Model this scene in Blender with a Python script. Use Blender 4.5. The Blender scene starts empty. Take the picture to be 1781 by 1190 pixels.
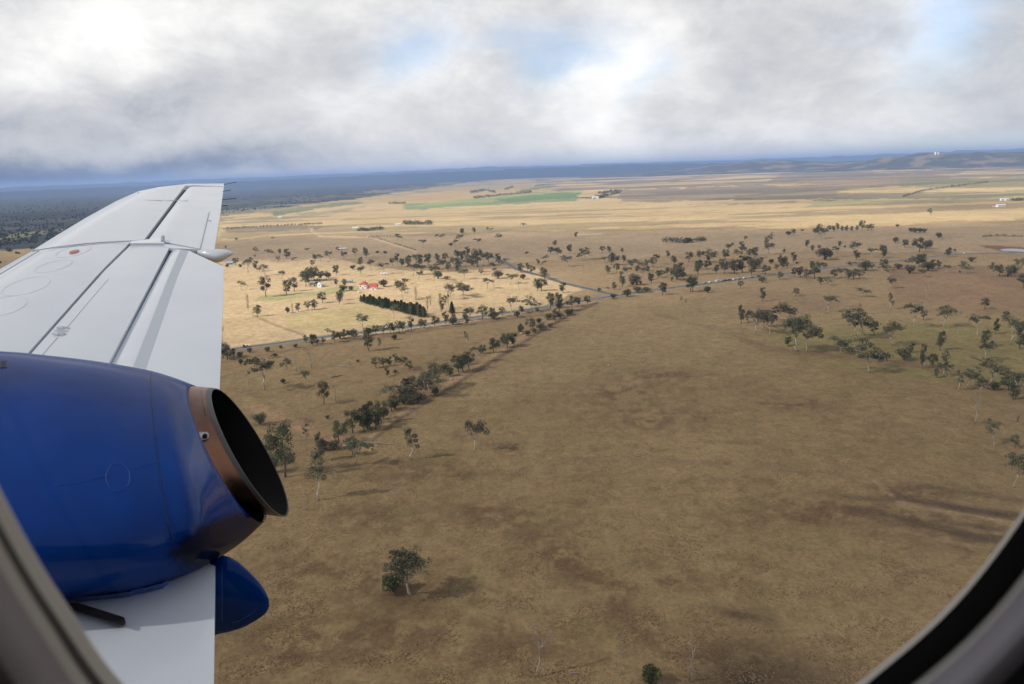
import bpy, bmesh, math, random
import numpy as np
from mathutils import Vector, Matrix
R = math.radians
random.seed(7); rng = np.random.default_rng(5)
sc = bpy.context.scene
COL = sc.collection
# ------------------------------------------------------------------ camera
F = 1397.0; CX, CY = 890.5, 595.0; H = 130.0
pitch, roll = R(12.05), R(2.0)
fwd = Vector((0, math.cos(pitch), -math.sin(pitch)))
r0 = Vector((1, 0, 0)); u0 = r0.cross(fwd)
right = math.cos(roll)*r0 - math.sin(roll)*u0
up = math.sin(roll)*r0 + math.cos(roll)*u0
cam0 = Vector((0, 0, H))
cd = bpy.data.cameras.new('camera'); cam = bpy.data.objects.new('camera', cd); COL.objects.link(cam)
m = Matrix((( right.x, up.x, -fwd.x, 0), (right.y, up.y, -fwd.y, 0), (right.z, up.z, -fwd.z, H), (0, 0, 0, 1)))
cam.matrix_world = m
cd.sensor_width = 36; cd.lens = F/1781*36; cd.clip_start = 0.02; cd.clip_end = 200000
cd.dof.use_dof = True; cd.dof.focus_distance = 14.0; cd.dof.aperture_fstop = cd.lens/2.3
sc.camera = cam
sc.view_settings.view_transform = 'Standard'; sc.view_settings.look = 'None'; sc.view_settings.gamma = 1; sc.view_settings.use_curve_mapping = False; sc.view_settings.exposure = .38
sc.render.film_transparent = False

def ray(px, py): return right*((px-CX)/F) + up*((CY-py)/F) + fwd
def G(px, py, z=0.0):
    d = ray(px, py); t = (z-H)/d.z
    p = cam0 + d*t; return Vector((p.x, p.y, z))
def PD(px, py, d): return cam0 + ray(px, py)*d

# ------------------------------------------------------------------ helpers
def tag(o, label=None, cat=None, group=None, kind=None):
    if label: o['label'] = label
    if cat: o['category'] = cat
    if group: o['group'] = group
    if kind: o['kind'] = kind
    return o
def empty(name, loc, rz=0):
    o = bpy.data.objects.new(name, None); COL.objects.link(o); o.location = loc; o.rotation_euler = (0, 0, rz); o.empty_display_size = .1
    return o
def mesh_obj(name, verts, faces, mats, parent=None, smooth=False, mi=None):
    me = bpy.data.meshes.new(name); me.from_pydata([tuple(v) for v in verts], [], faces); me.update()
    for mt in (mats if isinstance(mats, (list, tuple)) else [mats]): me.materials.append(mt)
    if smooth: me.polygons.foreach_set('use_smooth', [True]*len(me.polygons))
    if mi is not None: me.polygons.foreach_set('material_index', mi)
    o = bpy.data.objects.new(name, me); COL.objects.link(o)
    if parent: o.parent = parent
    return o
def sub(o, par): o.parent = par; o.matrix_parent_inverse = Matrix.Identity(4); return o
def fix_normals(o):
    bm = bmesh.new(); bm.from_mesh(o.data); bmesh.ops.recalc_face_normals(bm, faces=bm.faces); bm.to_mesh(o.data); bm.free(); return o

class MB:
    def __init__(s): s.v = []; s.f = []; s.m = []
    def add(s, vs, fs, mi=0):
        n = len(s.v); s.v += [tuple(x) for x in vs]; s.f += [tuple(i+n for i in f) for f in fs]; s.m += [mi]*len(fs)
    def box(s, c, d, rz=0, mi=0):
        cx, cy, cz = c; a, b, h = d[0]/2, d[1]/2, d[2]/2; cs, sn = math.cos(rz), math.sin(rz)
        vs = [(cx+x*cs-y*sn, cy+x*sn+y*cs, cz+z) for z in (-h, h) for x, y in ((-a, -b), (a, -b), (a, b), (-a, b))]
        s.add(vs, [(0,3,2,1),(4,5,6,7),(0,1,5,4),(1,2,6,5),(2,3,7,6),(3,0,4,7)], mi)
    def tube(s, pts, rad, n=6, cap=True, mi=0):
        pts = [Vector(p) for p in pts]; rings = []
        for i, p in enumerate(pts):
            t = (pts[min(i+1, len(pts)-1)] - pts[max(i-1, 0)]).normalized()
            a = t.cross(Vector((0.13, 0.21, 0.97)));
            if a.length < .05: a = t.cross(Vector((1, 0, 0)))
            a.normalize(); b = t.cross(a)
            r = rad[i] if isinstance(rad, (list, tuple)) else rad
            rings.append([p + a*math.cos(2*math.pi*k/n)*r + b*math.sin(2*math.pi*k/n)*r for k in range(n)])
        vs = [v for g in rings for v in g]; fs = []
        for i in range(len(rings)-1):
            for k in range(n): fs.append((i*n+k, i*n+(k+1) % n, (i+1)*n+(k+1) % n, (i+1)*n+k))
        if cap: fs.append(tuple(range(n))[::-1]); fs.append(tuple((len(rings)-1)*n+k for k in range(n)))
        s.add(vs, fs, mi)
    def build(s, name, mats, parent=None, smooth=False):
        return mesh_obj(name, s.v, s.f, mats, parent, smooth, s.m)
def loft(rings, closed=True, cap0=False, cap1=False):
    n = len(rings[0]); vs = [v for g in rings for v in g]; fs = []
    for i in range(len(rings)-1):
        for k in range(n if closed else n-1): fs.append((i*n+k, i*n+(k+1) % n, (i+1)*n+(k+1) % n, (i+1)*n+k))
    if cap0: fs.append(tuple(range(n))[::-1])
    if cap1: fs.append(tuple((len(rings)-1)*n+k for k in range(n)))
    return vs, fs

# ------------------------------------------------------------------ materials
def mat(name, col, rough=.6, metal=0, coat=0, spec=.5, noise=None, bump=None, vary=0):
    M = bpy.data.materials.new(name); M.use_nodes = True; nt = M.node_tree; b = nt.nodes['Principled BSDF']
    b.inputs['Base Color'].default_value = (*col, 1); b.inputs['Roughness'].default_value = rough
    b.inputs['Metallic'].default_value = metal; b.inputs['Coat Weight'].default_value = coat; b.inputs['Coat Roughness'].default_value = .06
    b.inputs['Specular IOR Level'].default_value = spec
    last = None
    if noise:
        sc_, c2, lo, hi = noise
        tc = nt.nodes.new('ShaderNodeTexCoord'); n = nt.nodes.new('ShaderNodeTexNoise'); n.inputs['Scale'].default_value = sc_; n.inputs['Detail'].default_value = 6
        nt.links.new(tc.outputs['Object'], n.inputs['Vector'])
        r = nt.nodes.new('ShaderNodeMapRange'); r.inputs[1].default_value = lo; r.inputs[2].default_value = hi
        nt.links.new(n.outputs['Fac'], r.inputs[0])
        mx = nt.nodes.new('ShaderNodeMix'); mx.data_type = 'RGBA'; nt.links.new(r.outputs[0], mx.inputs[0])
        mx.inputs[6].default_value = (*col, 1); mx.inputs[7].default_value = (*c2, 1); last = mx.outputs[2]
        nt.links.new(last, b.inputs['Base Color'])
    if vary:
        oi = nt.nodes.new('ShaderNodeObjectInfo'); hs = nt.nodes.new('ShaderNodeHueSaturation')
        mr = nt.nodes.new('ShaderNodeMapRange'); mr.inputs[3].default_value = 1-vary; mr.inputs[4].default_value = 1+vary*1.3
        nt.links.new(oi.outputs['Random'], mr.inputs[0]); nt.links.new(mr.outputs[0], hs.inputs['Value'])
        mr2 = nt.nodes.new('ShaderNodeMapRange'); mr2.inputs[3].default_value = .475; mr2.inputs[4].default_value = .51
        mu = nt.nodes.new('ShaderNodeMath'); mu.operation = 'MULTIPLY'; mu.inputs[1].default_value = 7.13
        fr = nt.nodes.new('ShaderNodeMath'); fr.operation = 'FRACT'
        nt.links.new(oi.outputs['Random'], mu.inputs[0]); nt.links.new(mu.outputs[0], fr.inputs[0]); nt.links.new(fr.outputs[0], mr2.inputs[0]); nt.links.new(mr2.outputs[0], hs.inputs['Hue'])
        if last: nt.links.new(last, hs.inputs['Color'])
        else: hs.inputs['Color'].default_value = (*col, 1)
        nt.links.new(hs.outputs[0], b.inputs['Base Color'])
    if bump:
        tc = nt.nodes.new('ShaderNodeTexCoord'); n = nt.nodes.new('ShaderNodeTexNoise'); n.inputs['Scale'].default_value = bump[0]; n.inputs['Detail'].default_value = 3
        nt.links.new(tc.outputs['Object'], n.inputs['Vector']); bp = nt.nodes.new('ShaderNodeBump'); bp.inputs['Strength'].default_value = bump[1]; bp.inputs['Distance'].default_value = bump[2]
        nt.links.new(n.outputs['Fac'], bp.inputs['Height']); nt.links.new(bp.outputs[0], b.inputs['Normal'])
    return M
M_white = mat('wing_white_paint', (.76,.825,.90), .28, coat=.4, noise=(2.2, (.70,.76,.84), .4, .75), bump=(3.0, .10, .02))
M_flapgrey = mat('flap_band_grey', (.55,.61,.68), .45)  # plain grey of the flap's middle band
M_gap = mat('dark_gap_sealant', (.13,.165,.175), .7)
M_line = mat('panel_seam_grey', (.42,.45,.49), .6)
M_faint = mat('faint_seam_grey', (.765,.79,.83), .5)
M_black = mat('black_slot_paint', (.012,.012,.013), .6)
M_orange = mat('orange_fuel_cap_mark', (.60,.26,.18), .5)
M_blue = mat('glossy_blue_paint', (.0003,.050,.30), .35, coat=.36, spec=.0, noise=(3.0, (.0003,.024,.15), .35, .7), bump=(4.0, .16, .012))
M_bluedk = mat('blue_seam', (.002,.008,.06), .5)
M_bluelt = mat('blue_scuffed_edge', (.02,.10,.42), .35, coat=.4)
M_copper = mat('heat_tinted_copper_steel', (.34,.165,.10), .38, metal=.7, noise=(6.0, (.10,.06,.045), .40, .72), bump=(14, .15, .01))
M_steel = mat('burnt_steel_rim', (.10,.10,.105), .5, metal=.4, noise=(14, (.12,.12,.12), .4, .7))
M_soot = mat('soot_black', (.004,.004,.004), .95, spec=.1)
M_bolt = mat('bare_bolt_steel', (.55,.56,.57), .35, metal=.8)
M_rubber = mat('black_window_rubber', (.010,.010,.012), .6)
M_trim = mat('grey_window_trim', (.30,.27,.29), .55)
M_rim = mat('pale_window_rim', (.48,.46,.42), .5)
M_trimdk = mat('dark_window_trim', (.09,.085,.09), .6)
M_cabin = mat('cabin_wall_panel', (.42,.40,.37), .7)
# glass pane
M_glass = bpy.data.materials.new('window_pane_acrylic'); M_glass.use_nodes = True; nt = M_glass.node_tree; nt.nodes.clear()
o_ = nt.nodes.new('ShaderNodeOutputMaterial'); mx = nt.nodes.new('ShaderNodeMixShader'); tr = nt.nodes.new('ShaderNodeBsdfTransparent'); gl = nt.nodes.new('ShaderNodeBsdfGlossy'); fr = nt.nodes.new('ShaderNodeFresnel')
tr.inputs[0].default_value = (.985,.985,.985,1); gl.inputs['Roughness'].default_value = .02; fr.inputs[0].default_value = 1.3
nt.links.new(fr.outputs[0], mx.inputs[0]); nt.links.new(tr.outputs[0], mx.inputs[1]); nt.links.new(gl.outputs[0], mx.inputs[2]); nt.links.new(mx.outputs[0], o_.inputs[0])

# ------------------------------------------------------------------ sun and sky
sun_el = R(38); sun_dir_h = Vector((-math.cos(R(20)), -math.sin(R(20)), 0))   # towards the sun: left, a little behind
SUN = Vector((sun_dir_h.x*math.cos(sun_el), sun_dir_h.y*math.cos(sun_el), math.sin(sun_el)))
sl = bpy.data.lights.new('sun', 'SUN'); sl.energy = 4.6; sl.angle = R(.5); sl.color = (1, .93, .82)
so = bpy.data.objects.new('sun', sl); COL.objects.link(so); so.rotation_euler = SUN.to_track_quat('Z', 'Y').to_euler(); so.location = (0, 0, 3000)
W = bpy.data.worlds.new('World'); sc.world = W; W.use_nodes = True; nt = W.node_tree; nt.nodes.clear()
N = nt.nodes.new; L = nt.links.new
def mth(op, a, b=None, c=None, clamp=False):
    n = N('ShaderNodeMath'); n.operation = op; n.use_clamp = clamp
    for i, x in enumerate((a, b, c)):
        if x is None: continue
        if isinstance(x, (int, float)): n.inputs[i].default_value = x
        else: L(x, n.inputs[i])
    return n.outputs[0]
tc = N('ShaderNodeTexCoord'); sp = N('ShaderNodeSeparateXYZ'); L(tc.outputs['Generated'], sp.inputs[0])
az = mth('MULTIPLY', mth('ARCTAN2', sp.outputs[0], sp.outputs[1]), 57.2958)
el = mth('MULTIPLY', mth('ARCSINE', sp.outputs[2]), 57.2958)
def noise(vec, scale, detail=5, rough=.55, dist=0):
    n = N('ShaderNodeTexNoise'); n.inputs['Scale'].default_value = scale; n.inputs['Detail'].default_value = detail; n.inputs['Roughness'].default_value = rough; n.inputs['Distortion'].default_value = dist
    L(vec, n.inputs['Vector']); return n
cb = N('ShaderNodeCombineXYZ'); L(mth('MULTIPLY', az, .05), cb.inputs[0]); L(mth('MULTIPLY', el, .085), cb.inputs[1])
wn = noise(cb.outputs[0], 2.2, 6); ws = N('ShaderNodeSeparateColor'); L(wn.outputs['Color'], ws.inputs[0])
waz = mth('ADD', az, mth('MULTIPLY', mth('SUBTRACT', ws.outputs[0], .5), 11.0))
wel = mth('ADD', el, mth('MULTIPLY', mth('SUBTRACT', ws.outputs[1], .5), 5.5))
def azel(px, py):
    d = ray(px, py).normalized(); return math.degrees(math.atan2(d.x, d.y)), math.degrees(math.asin(d.z))
PXD = F/57.2958
def blob(px, py, sx, sy, rot=0, warp=True):
    a, e = azel(px, py); c, s = math.cos(R(rot)), math.sin(R(rot))
    da = mth('SUBTRACT', waz if warp else az, a); de = mth('SUBTRACT', wel if warp else el, e)
    u = mth('DIVIDE', mth('ADD', mth('MULTIPLY', da, c), mth('MULTIPLY', de, s)), sx/PXD)
    v = mth('DIVIDE', mth('SUBTRACT', mth('MULTIPLY', de, c), mth('MULTIPLY', da, s)), sy/PXD)
    q = mth('ADD', mth('MULTIPLY', u, u), mth('MULTIPLY', v, v))
    return mth('EXPONENT', mth('MULTIPLY', q, -1.0))
BL = [ # px, py, sx, sy, rot, brightness gain
 (230, 70, 260, 70, 12, .27), (1050, 165, 95, 75, 35, .36), (740, 110, 120, 60, 30, .22), (90, 245, 160, 35, 5, .10),
 (520, 200, 200, 40, 10, .02), (1500, 200, 300, 40, 5, .07), (1620, 60, 70, 90, -20, .28), (1150, 60, 120, 60, 0, .12),
 (300, 175, 330, 40, 12, -.16), (60, 190, 150, 50, 0, -.14), (1350, 60, 170, 60, -12, -.16), (1740, 110, 110, 110, 0, -.20),
 (880, 100, 110, 80, 0, -.06), (1260, 180, 200, 60, 0, -.05), (130, 308, 400, 36, 4, -.36), (0, 320, 320, 60, 6, -.16), (560, 285, 160, 16, 3, -.08), (1300, 235, 500, 18, 1, .06),
 (500, 40, 120, 60, 0, -.06)]
br = mth('ADD', .63, mth('MULTIPLY', mth('SUBTRACT', noise(cb.outputs[0], 3.6, 10, .68, .25).outputs['Fac'], .5), .55))
for b in BL: br = mth('ADD', br, mth('MULTIPLY', blob(*b[:5]), b[5]*.8 if b[5] > 0 else b[5]*.9))
# overhead (above the frame) the cloud base is grey
ov = N('ShaderNodeMapRange'); ov.inputs[1].default_value = 14; ov.inputs[2].default_value = 38; ov.inputs[3].default_value = 1; ov.inputs[4].default_value = .55; L(el, ov.inputs[0])
br = mth('MULTIPLY', br, ov.outputs[0]); br = mth('MINIMUM', mth('MAXIMUM', br, .12), 1.0)
ccr = N('ShaderNodeValToRGB'); e = ccr.color_ramp.elements
e[0].position = .12; e[0].color = (.085,.115,.20,1); e[1].position = 1.0; e[1].color = (1.0,1.0,1.0,1)
for p, c in ((.30,(.235,.27,.35,1)), (.46,(.46,.475,.505,1)), (.62,(.62,.62,.625,1)), (.80,(.83,.82,.805,1))):
    x = ccr.color_ramp.elements.new(p); x.color = c
L(br, ccr.inputs[0])
sky = N('ShaderNodeTexSky'); sky.sky_type = 'NISHITA'; sky.sun_disc = False; sky.sun_elevation = sun_el
sky.sun_rotation = math.atan2(SUN.x, SUN.y); sky.altitude = 600
skm = N('ShaderNodeMix'); skm.data_type = 'RGBA'; skm.blend_type = 'MULTIPLY'; skm.inputs[0].default_value = 1; L(sky.outputs[0], skm.inputs[6]); skm.inputs[7].default_value = (.10,.115,.14,1)
HOLES = [(700, 95, 80, 42, 20, .6), (975, 105, 70, 42, 30, .62), (1640, 45, 70, 70, -30, .6), (1120, 140, 30, 40, 0, .3), (900, 60, 80, 20, 0, .3)]
ho = None
for b in HOLES:
    x = mth('MULTIPLY', blob(*b[:5]), b[5]); ho = x if ho is None else mth('ADD', ho, x)
ho = mth('ADD', mth('MINIMUM', ho, .52), mth('MULTIPLY', blob(1560, 258, 480, 9, 1.9, False), .62)); ho = mth('MINIMUM', ho, .7)
mixs = N('ShaderNodeMix'); mixs.data_type = 'RGBA'; L(ho, mixs.inputs[0]); L(ccr.outputs[0], mixs.inputs[6])
# pale blue seen through the gaps of the cloud: the Nishita sky itself
L(skm.outputs[2], mixs.inputs[7])
# below the horizon: ground-coloured
gm = N('ShaderNodeMix'); gm.data_type = 'RGBA'; L(mth('LESS_THAN', el, -1.5), gm.inputs[0]); L(mixs.outputs[2], gm.inputs[6]); gm.inputs[7].default_value = (.12,.10,.07,1)
bg = N('ShaderNodeBackground'); L(gm.outputs[2], bg.inputs[0]); bg.inputs[1].default_value = 1.0
wo = N('ShaderNodeOutputWorld'); L(bg.outputs[0], wo.inputs[0])

# ------------------------------------------------------------------ value noise (numpy)
_perm = rng.random((256, 256))
def vnoise(x, y):
    xi = np.floor(x).astype(int); yi = np.floor(y).astype(int); fx = x-xi; fy = y-yi
    fx = fx*fx*(3-2*fx); fy = fy*fy*(3-2*fy); g = lambda a, b: _perm[a % 256, b % 256]
    return (g(xi, yi)*(1-fx)+g(xi+1, yi)*fx)*(1-fy) + (g(xi, yi+1)*(1-fx)+g(xi+1, yi+1)*fx)*fy
def fbm(x, y, o=4):
    s = 0; a = .5; t = 0
    for i in range(o): s = s + a*vnoise(x*2**i+17*i, y*2**i+31*i); t += a; a *= .55
    return s/t
def in_poly(X, Y, poly):
    ins = np.zeros(X.shape, bool); n = len(poly)
    for i in range(n):
        x1, y1 = poly[i]; x2, y2 = poly[(i+1) % n]
        if y1 == y2: continue
        c = ((y1 > Y) != (y2 > Y)) & (X < (x2-x1)*(Y-y1)/(y2-y1)+x1); ins ^= c
    return ins
def project(x, y, z=0):
    dx, dy, dz = x-cam0.x, y-cam0.y, z-cam0.z
    a = dx*right.x+dy*right.y+dz*right.z; b = dx*up.x+dy*up.y+dz*up.z; c = dx*fwd.x+dy*fwd.y+dz*fwd.z
    c2 = np.where(c > 1, c, 1); ok = c > 1
    return np.where(ok, CX+F*a/c2, 5000.), np.where(ok, CY-F*b/c2, 5000.)

# ------------------------------------------------------------------ ground
azs = np.concatenate([np.linspace(-180, -44, 40)[:-1], np.linspace(-44, 44, 560), np.linspace(44, 180, 40)[1:-1]])
deps = np.concatenate([np.linspace(88, 42, 14)[:-1], np.linspace(42, 12, 220)[:-1], np.linspace(12, 1.2, 260)[:-1], np.geomspace(1.2, .12, 60)])
rad = H/np.tan(np.radians(deps))
A_, R_ = np.meshgrid(np.radians(azs), rad); X = R_*np.sin(A_); Y = R_*np.cos(A_)
PX, PY = project(X, Y)
def lin(c): return np.array([((v/255+.055)/1.055)**2.4 if v > 10 else v/3294 for v in c])
LITK = .80   # measured brightness of a white surface in sun, used to turn photo tones into albedo
tan = np.array((.42,.295,.155)); base = np.zeros(X.shape+(3,)); 
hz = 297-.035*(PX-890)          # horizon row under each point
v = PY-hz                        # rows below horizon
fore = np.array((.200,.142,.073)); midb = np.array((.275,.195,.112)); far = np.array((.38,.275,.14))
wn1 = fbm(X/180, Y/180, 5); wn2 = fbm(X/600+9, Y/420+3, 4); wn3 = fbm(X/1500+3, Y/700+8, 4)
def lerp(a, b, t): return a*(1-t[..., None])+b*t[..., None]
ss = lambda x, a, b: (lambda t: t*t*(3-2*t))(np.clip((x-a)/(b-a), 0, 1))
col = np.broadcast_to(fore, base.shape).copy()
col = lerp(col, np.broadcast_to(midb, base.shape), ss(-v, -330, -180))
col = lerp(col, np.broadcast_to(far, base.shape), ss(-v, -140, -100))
jx = (fbm(X/90+5, Y/90, 4)-.5)*26*np.clip(60/np.maximum(v, 8), .25, 1.5)+ (fbm(X/25+5, Y/25+2, 3)-.5)*np.clip(v/18, 0, 12)
jy = (fbm(X/90+55, Y/90+8, 4)-.5)*np.clip(v/7, 1.5, 16)
def paint(poly, c, a=1.0, j=1.0, tex=None):
    global col
    msk = in_poly(PX+jx*j, PY+jy*j, poly).astype(float)*a
    if tex is not None: msk = msk*tex
    col = lerp(col, np.broadcast_to(np.array(c), col.shape), msk)
st = ss(fbm(X/700+2, Y/160+7, 4), .40, .62)      # stretched streaks
# distant plain, with cloud shadow painted in as darker streaks
paint([(-400,345),(420,330),(760,306),(1100,290),(1400,284),(1900,270),(1900,300),(1200,318),(800,332),(300,360),(-400,400)], (.22,.19,.13), .6, 1, st)
paint([(950,290),(1900,275),(1900,300),(1500,300),(1000,318)], (.14,.125,.095), .85, 1, ss(fbm(X/1800+12, Y/900+7, 4), .45, .55))
paint([(380,420),(700,402),(1000,396),(1000,406),(700,414),(380,428)], (.28,.205,.13), .7)
# left lit paddocks (pale straw)
paint([(385,455),(560,448),(700,470),(930,470),(1010,500),(930,540),(700,580),(385,610)], (.46,.34,.20), .95)
paint([(385,368),(700,352),(1010,345),(1500,330),(1900,330),(1900,372),(1560,392),(1000,398),(700,404),(385,418)], (.45,.335,.185), .9)
paint([(1000,280),(1900,272),(1900,345),(1400,352),(950,345)], (.52,.38,.20), .8, 1, ss(fbm(X/900+22, Y/260+7, 4), .42, .55))  # sunlit streaks of the far plain, painted as paler ground
paint([(1070,330),(1330,322),(1480,336),(1400,346),(1080,352)], (.18,.15,.115), .75)
paint([(1360,300),(1640,304),(1700,316),(1500,322),(1330,318)], (.22,.165,.11), .75)
paint([(1430,345),(1640,338),(1800,330),(1800,346),(1560,356),(1400,360)], (.26,.25,.12), .7)
paint([(1570,312),(1900,305),(1900,322),(1700,328),(1560,326)], (.17,.18,.09), .7)
paint([(900,300),(1900,285),(1900,345),(1000,350)], (.15,.13,.095), .8, 1, ss(fbm(X/1100+72, Y/330+7, 4), .48, .56))  # far cloud shadow painted as dark streaks
paint([(385,372),(1900,340),(1900,395),(385,415)], (.21,.165,.10), .65, 1, ss(fbm(X/420+12, Y/110+7, 4), .50, .58))  # more painted cloud-shadow streaks, on the nearer plain
# brown fields
paint([(385,420),(560,414),(720,410),(900,406),(1180,402),(1500,395),(1900,385),(1900,440),(1200,440),(1000,452),(700,462),(560,448),(385,456)], (.33,.245,.155), .9)
paint([(388,400),(420,392),(600,391),(560,398),(400,404)], (.15,.12,.09), .7)
# green crops
paint([(705,366),(830,358),(1000,350),(1012,334),(930,334),(830,347),(700,356)], (.185,.225,.11), .95, .5)
paint([(700,360),(880,349),(1012,336),(1012,331),(900,337),(760,352)], (.27,.30,.13), .8, .5)
paint([(880,352),(1005,344),(1012,335),(960,336),(860,346)], (.105,.17,.065), .7, .5)
paint([(470,368),(600,351),(640,352),(560,362),(480,376)], (.10,.15,.07), .8, .5)
paint([(905,330),(965,322),(960,326),(900,334)], (.13,.17,.075), .8, .3)
paint([(560,505),(600,495),(640,500),(600,512),(500,520),(440,520),(450,512)], (.27,.26,.12), .7)
paint([(500,545),(640,528),(690,560),(560,575),(500,570)], (.38,.31,.15), .7)
# wooded far left
paint([(-900,380),(-900,480),(60,436),(250,392),(420,371),(560,353),(700,334),(800,319),(1000,298),(1000,287),(400,312)], (.038,.048,.05), .95)
paint([(250,402),(420,380),(560,362),(700,341),(860,320),(1000,302),(1000,294),(860,308),(700,326),(560,343),(420,362),(250,385)], (.22,.19,.12), .75, 1.2, ss(fbm(X/520+31, Y/170+7, 4), .46, .56))
paint([(-200,412),(60,396),(250,378),(420,356),(560,340),(420,350),(60,380),(-200,395)], (.14,.15,.10), .6, 1, ss(fbm(X/700+3, Y/240+17, 4), .48, .58))
paint([(-400,430),(0,408),(120,398),(60,412),(-100,432),(-400,470)], (.21,.20,.10), .9)
paint([(400,388),(520,372),(640,358),(600,368),(480,384)], (.22,.20,.13), .6)
# far wooded hill country on the right
paint([(1000,286),(1250,284),(1400,282),(1560,276),(1900,268),(1900,276),(1560,288),(1300,296),(1100,300),(1000,300)], (.09,.09,.055), .75, 1, ss(fbm(X/900+41, Y/900+7, 4), .40, .52))
# reddish earth, right middle
paint([(1704,427),(1740,428),(1781,430),(1830,434),(1830,440),(1781,440),(1740,437),(1712,431)], (.17,.085,.055), .9, .2)
paint([(1540,470),(1900,460),(1900,530),(1700,540),(1560,520)], (.20,.125,.078), .6)
paint([(1160,520),(1320,505),(1500,520),(1420,545),(1250,548)], (.20,.135,.085), .5)
paint([(1320,545),(1900,545),(1900,610),(1500,600)], (.26,.19,.10), .35)
# greener floor under the right trees
paint([(1260,580),(1500,560),(1781,560),(1900,690),(1500,650),(1290,600)], (.19,.165,.065), .55)
# lighter swell of the near paddock
paint([(1040,525),(1300,520),(1400,640),(1000,690),(760,700),(900,610)], (.235,.170,.090), .6)
# dark patches near
dk = ss(fbm(X/5+3, Y/5+1, 4), .42, .60)
def spot(cx, cy, sx, sy, c, a=1.0, rot=0, tex=None):
    global col
    cs, sn = math.cos(R(rot)), math.sin(R(rot)); dx, dy = PX+jx*1.5-cx, PY+jy-cy
    m_ = np.exp(-((dx*cs+dy*sn)/sx)**2-((dy*cs-dx*sn)/sy)**2)*a
    if tex is not None: m_ = m_*tex
    col = lerp(col, np.broadcast_to(np.array(c), col.shape), m_)
W1 = (.105,.062,.036)
for q in ((1090,690,80,26),(1150,730,90,20),(1160,655,90,10),(1380,705,60,14),(880,890,110,26),(960,950,90,26,25),(1030,1010,90,30,30),(1110,1090,90,36,30),(700,1100,150,40),(600,1000,160,40),(520,1120,120,50),
          (1450,880,140,26,8),(1580,850,90,16,5),(1650,905,150,22,8),(1700,945,110,18,8),(760,820,110,20),(640,900,90,24),(1180,1010,70,16),(1260,1150,110,40),(700,1010,60,22),(900,1130,120,30),(1380,900,90,16)):
    spot(*q[:4], W1, 1.0, q[4] if len(q) > 4 else 0, np.clip(dk*1.0+.10, 0, .72))
spot(1290, 1072, 55, 9, (.075,.05,.033), .9, 12); spot(1310, 1192, 95, 46, (.045,.030,.021), .97, 5); spot(1400, 1190, 90, 30, (.09,.06,.035), .7, 15)  # big middle spot: a hollow's darkness painted on flat ground
spot(715, 1040, 60, 16, (.10,.065,.04), .5)  # darker brown patch around the foot of the lone tree
# erosion gullies, lower right
def line_mask(pts, w):
    d = np.full(PX.shape, 1e9)
    for (x1, y1), (x2, y2) in zip(pts[:-1], pts[1:]):
        ux, uy = x2-x1, y2-y1; l2 = ux*ux+uy*uy
        t = np.clip(((PX+jx*.3-x1)*ux+(PY+jy*.3-y1)*uy)/l2, 0, 1); d = np.minimum(d, np.hypot(PX+jx*.3-x1-t*ux, PY+jy*.3-y1-t*uy))
    return 1-ss(d, w*.3, w)
def stroke(pts, w, c, a=1):
    global col
    col = lerp(col, np.broadcast_to(np.array(c), col.shape), line_mask(pts, w)*a)
stroke([(1545,858),(1600,872),(1680,886),(1770,895)], 9, (.085,.058,.038), .8)
stroke([(1480,885),(1550,896),(1620,915),(1700,935),(1770,940)], 10, (.085,.06,.038), .8)
stroke([(1640,878),(1720,892),(1790,905)], 8, (.08,.055,.04), .8)
stroke([(1520,835),(1565,874),(1640,888),(1740,905),(1780,915)], 4.5, (.27,.185,.10), .7)
stroke([(1560,918),(1640,940),(1720,955)], 4, (.25,.175,.095), .5)
stroke([(1470,862),(1540,870),(1600,860)], 7, (.085,.058,.038), .6); stroke([(1600,845),(1700,858),(1775,872)], 7, (.10,.07,.045), .6); stroke([(1620,905),(1700,915),(1770,925)], 6, (.09,.063,.042), .6); stroke([(1700,955),(1650,985),(1560,1000)], 6, (.12,.08,.05), .4)
stroke([(1290,592),(1340,607),(1430,618),(1560,630),(1700,655)], 7, (.16,.10,.062), .7)
stroke([(1140,545),(1250,575),(1340,606)], 4, (.17,.12,.07), .5)
stroke([(1300,688),(1500,715),(1700,740)], 4, (.17,.12,.07), .4)
stroke([(1200,767),(1500,768),(1750,765)], 3.5, (.17,.115,.065), .5)
stroke([(1100,790),(1300,812),(1500,828)], 7, (.16,.11,.065), .5)
stroke([(860,830),(1000,800),(1200,806)], 6, (.17,.115,.068), .35)
# track and dark fence line of the near paddock
FL = [(1040,526),(1000,542),(950,571),(900,602),(850,632),(800,664),(745,698),(690,733),(645,768)]
stroke(FL, 3.6, (.12,.082,.055), .85)
stroke([(x-7, y-5) for x, y in FL], 5, (.30,.20,.12), .7)
stroke([(388,632),(520,607),(700,582),(900,553),(1000,540)], 3, (.15,.10,.07), .6)
stroke([(440,548),(470,562),(530,583)], 3, (.22,.15,.09), .7)
# dry dam and bare ground near the left bush
stroke([(478,738),(500,730),(525,727),(545,731),(520,738),(490,740)], 4, (.12,.075,.05), .8)
stroke([(430,700),(560,760),(640,775)], 14, (.34,.215,.13), .45)
# dirt tracks far
stroke([(540,396),(544,404),(555,411),(600,413),(640,413)], 2.2, (.50,.36,.22), .9)
stroke([(640,411),(680,424),(724,438)], 3.2, (.46,.34,.22), .85)
stroke([(1280,342),(1340,337),(1480,328),(1540,324)], 2, (.14,.12,.06), .7)
stroke([(1180,388),(1130,392),(1118,386),(1140,382)], 1.6, (.20,.16,.10), .5)
stroke([(1004,408),(1025,408),(1045,406)], 1.8, (.50,.44,.36), .5)  # small far dam, the pale sheen of its water painted on
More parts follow.
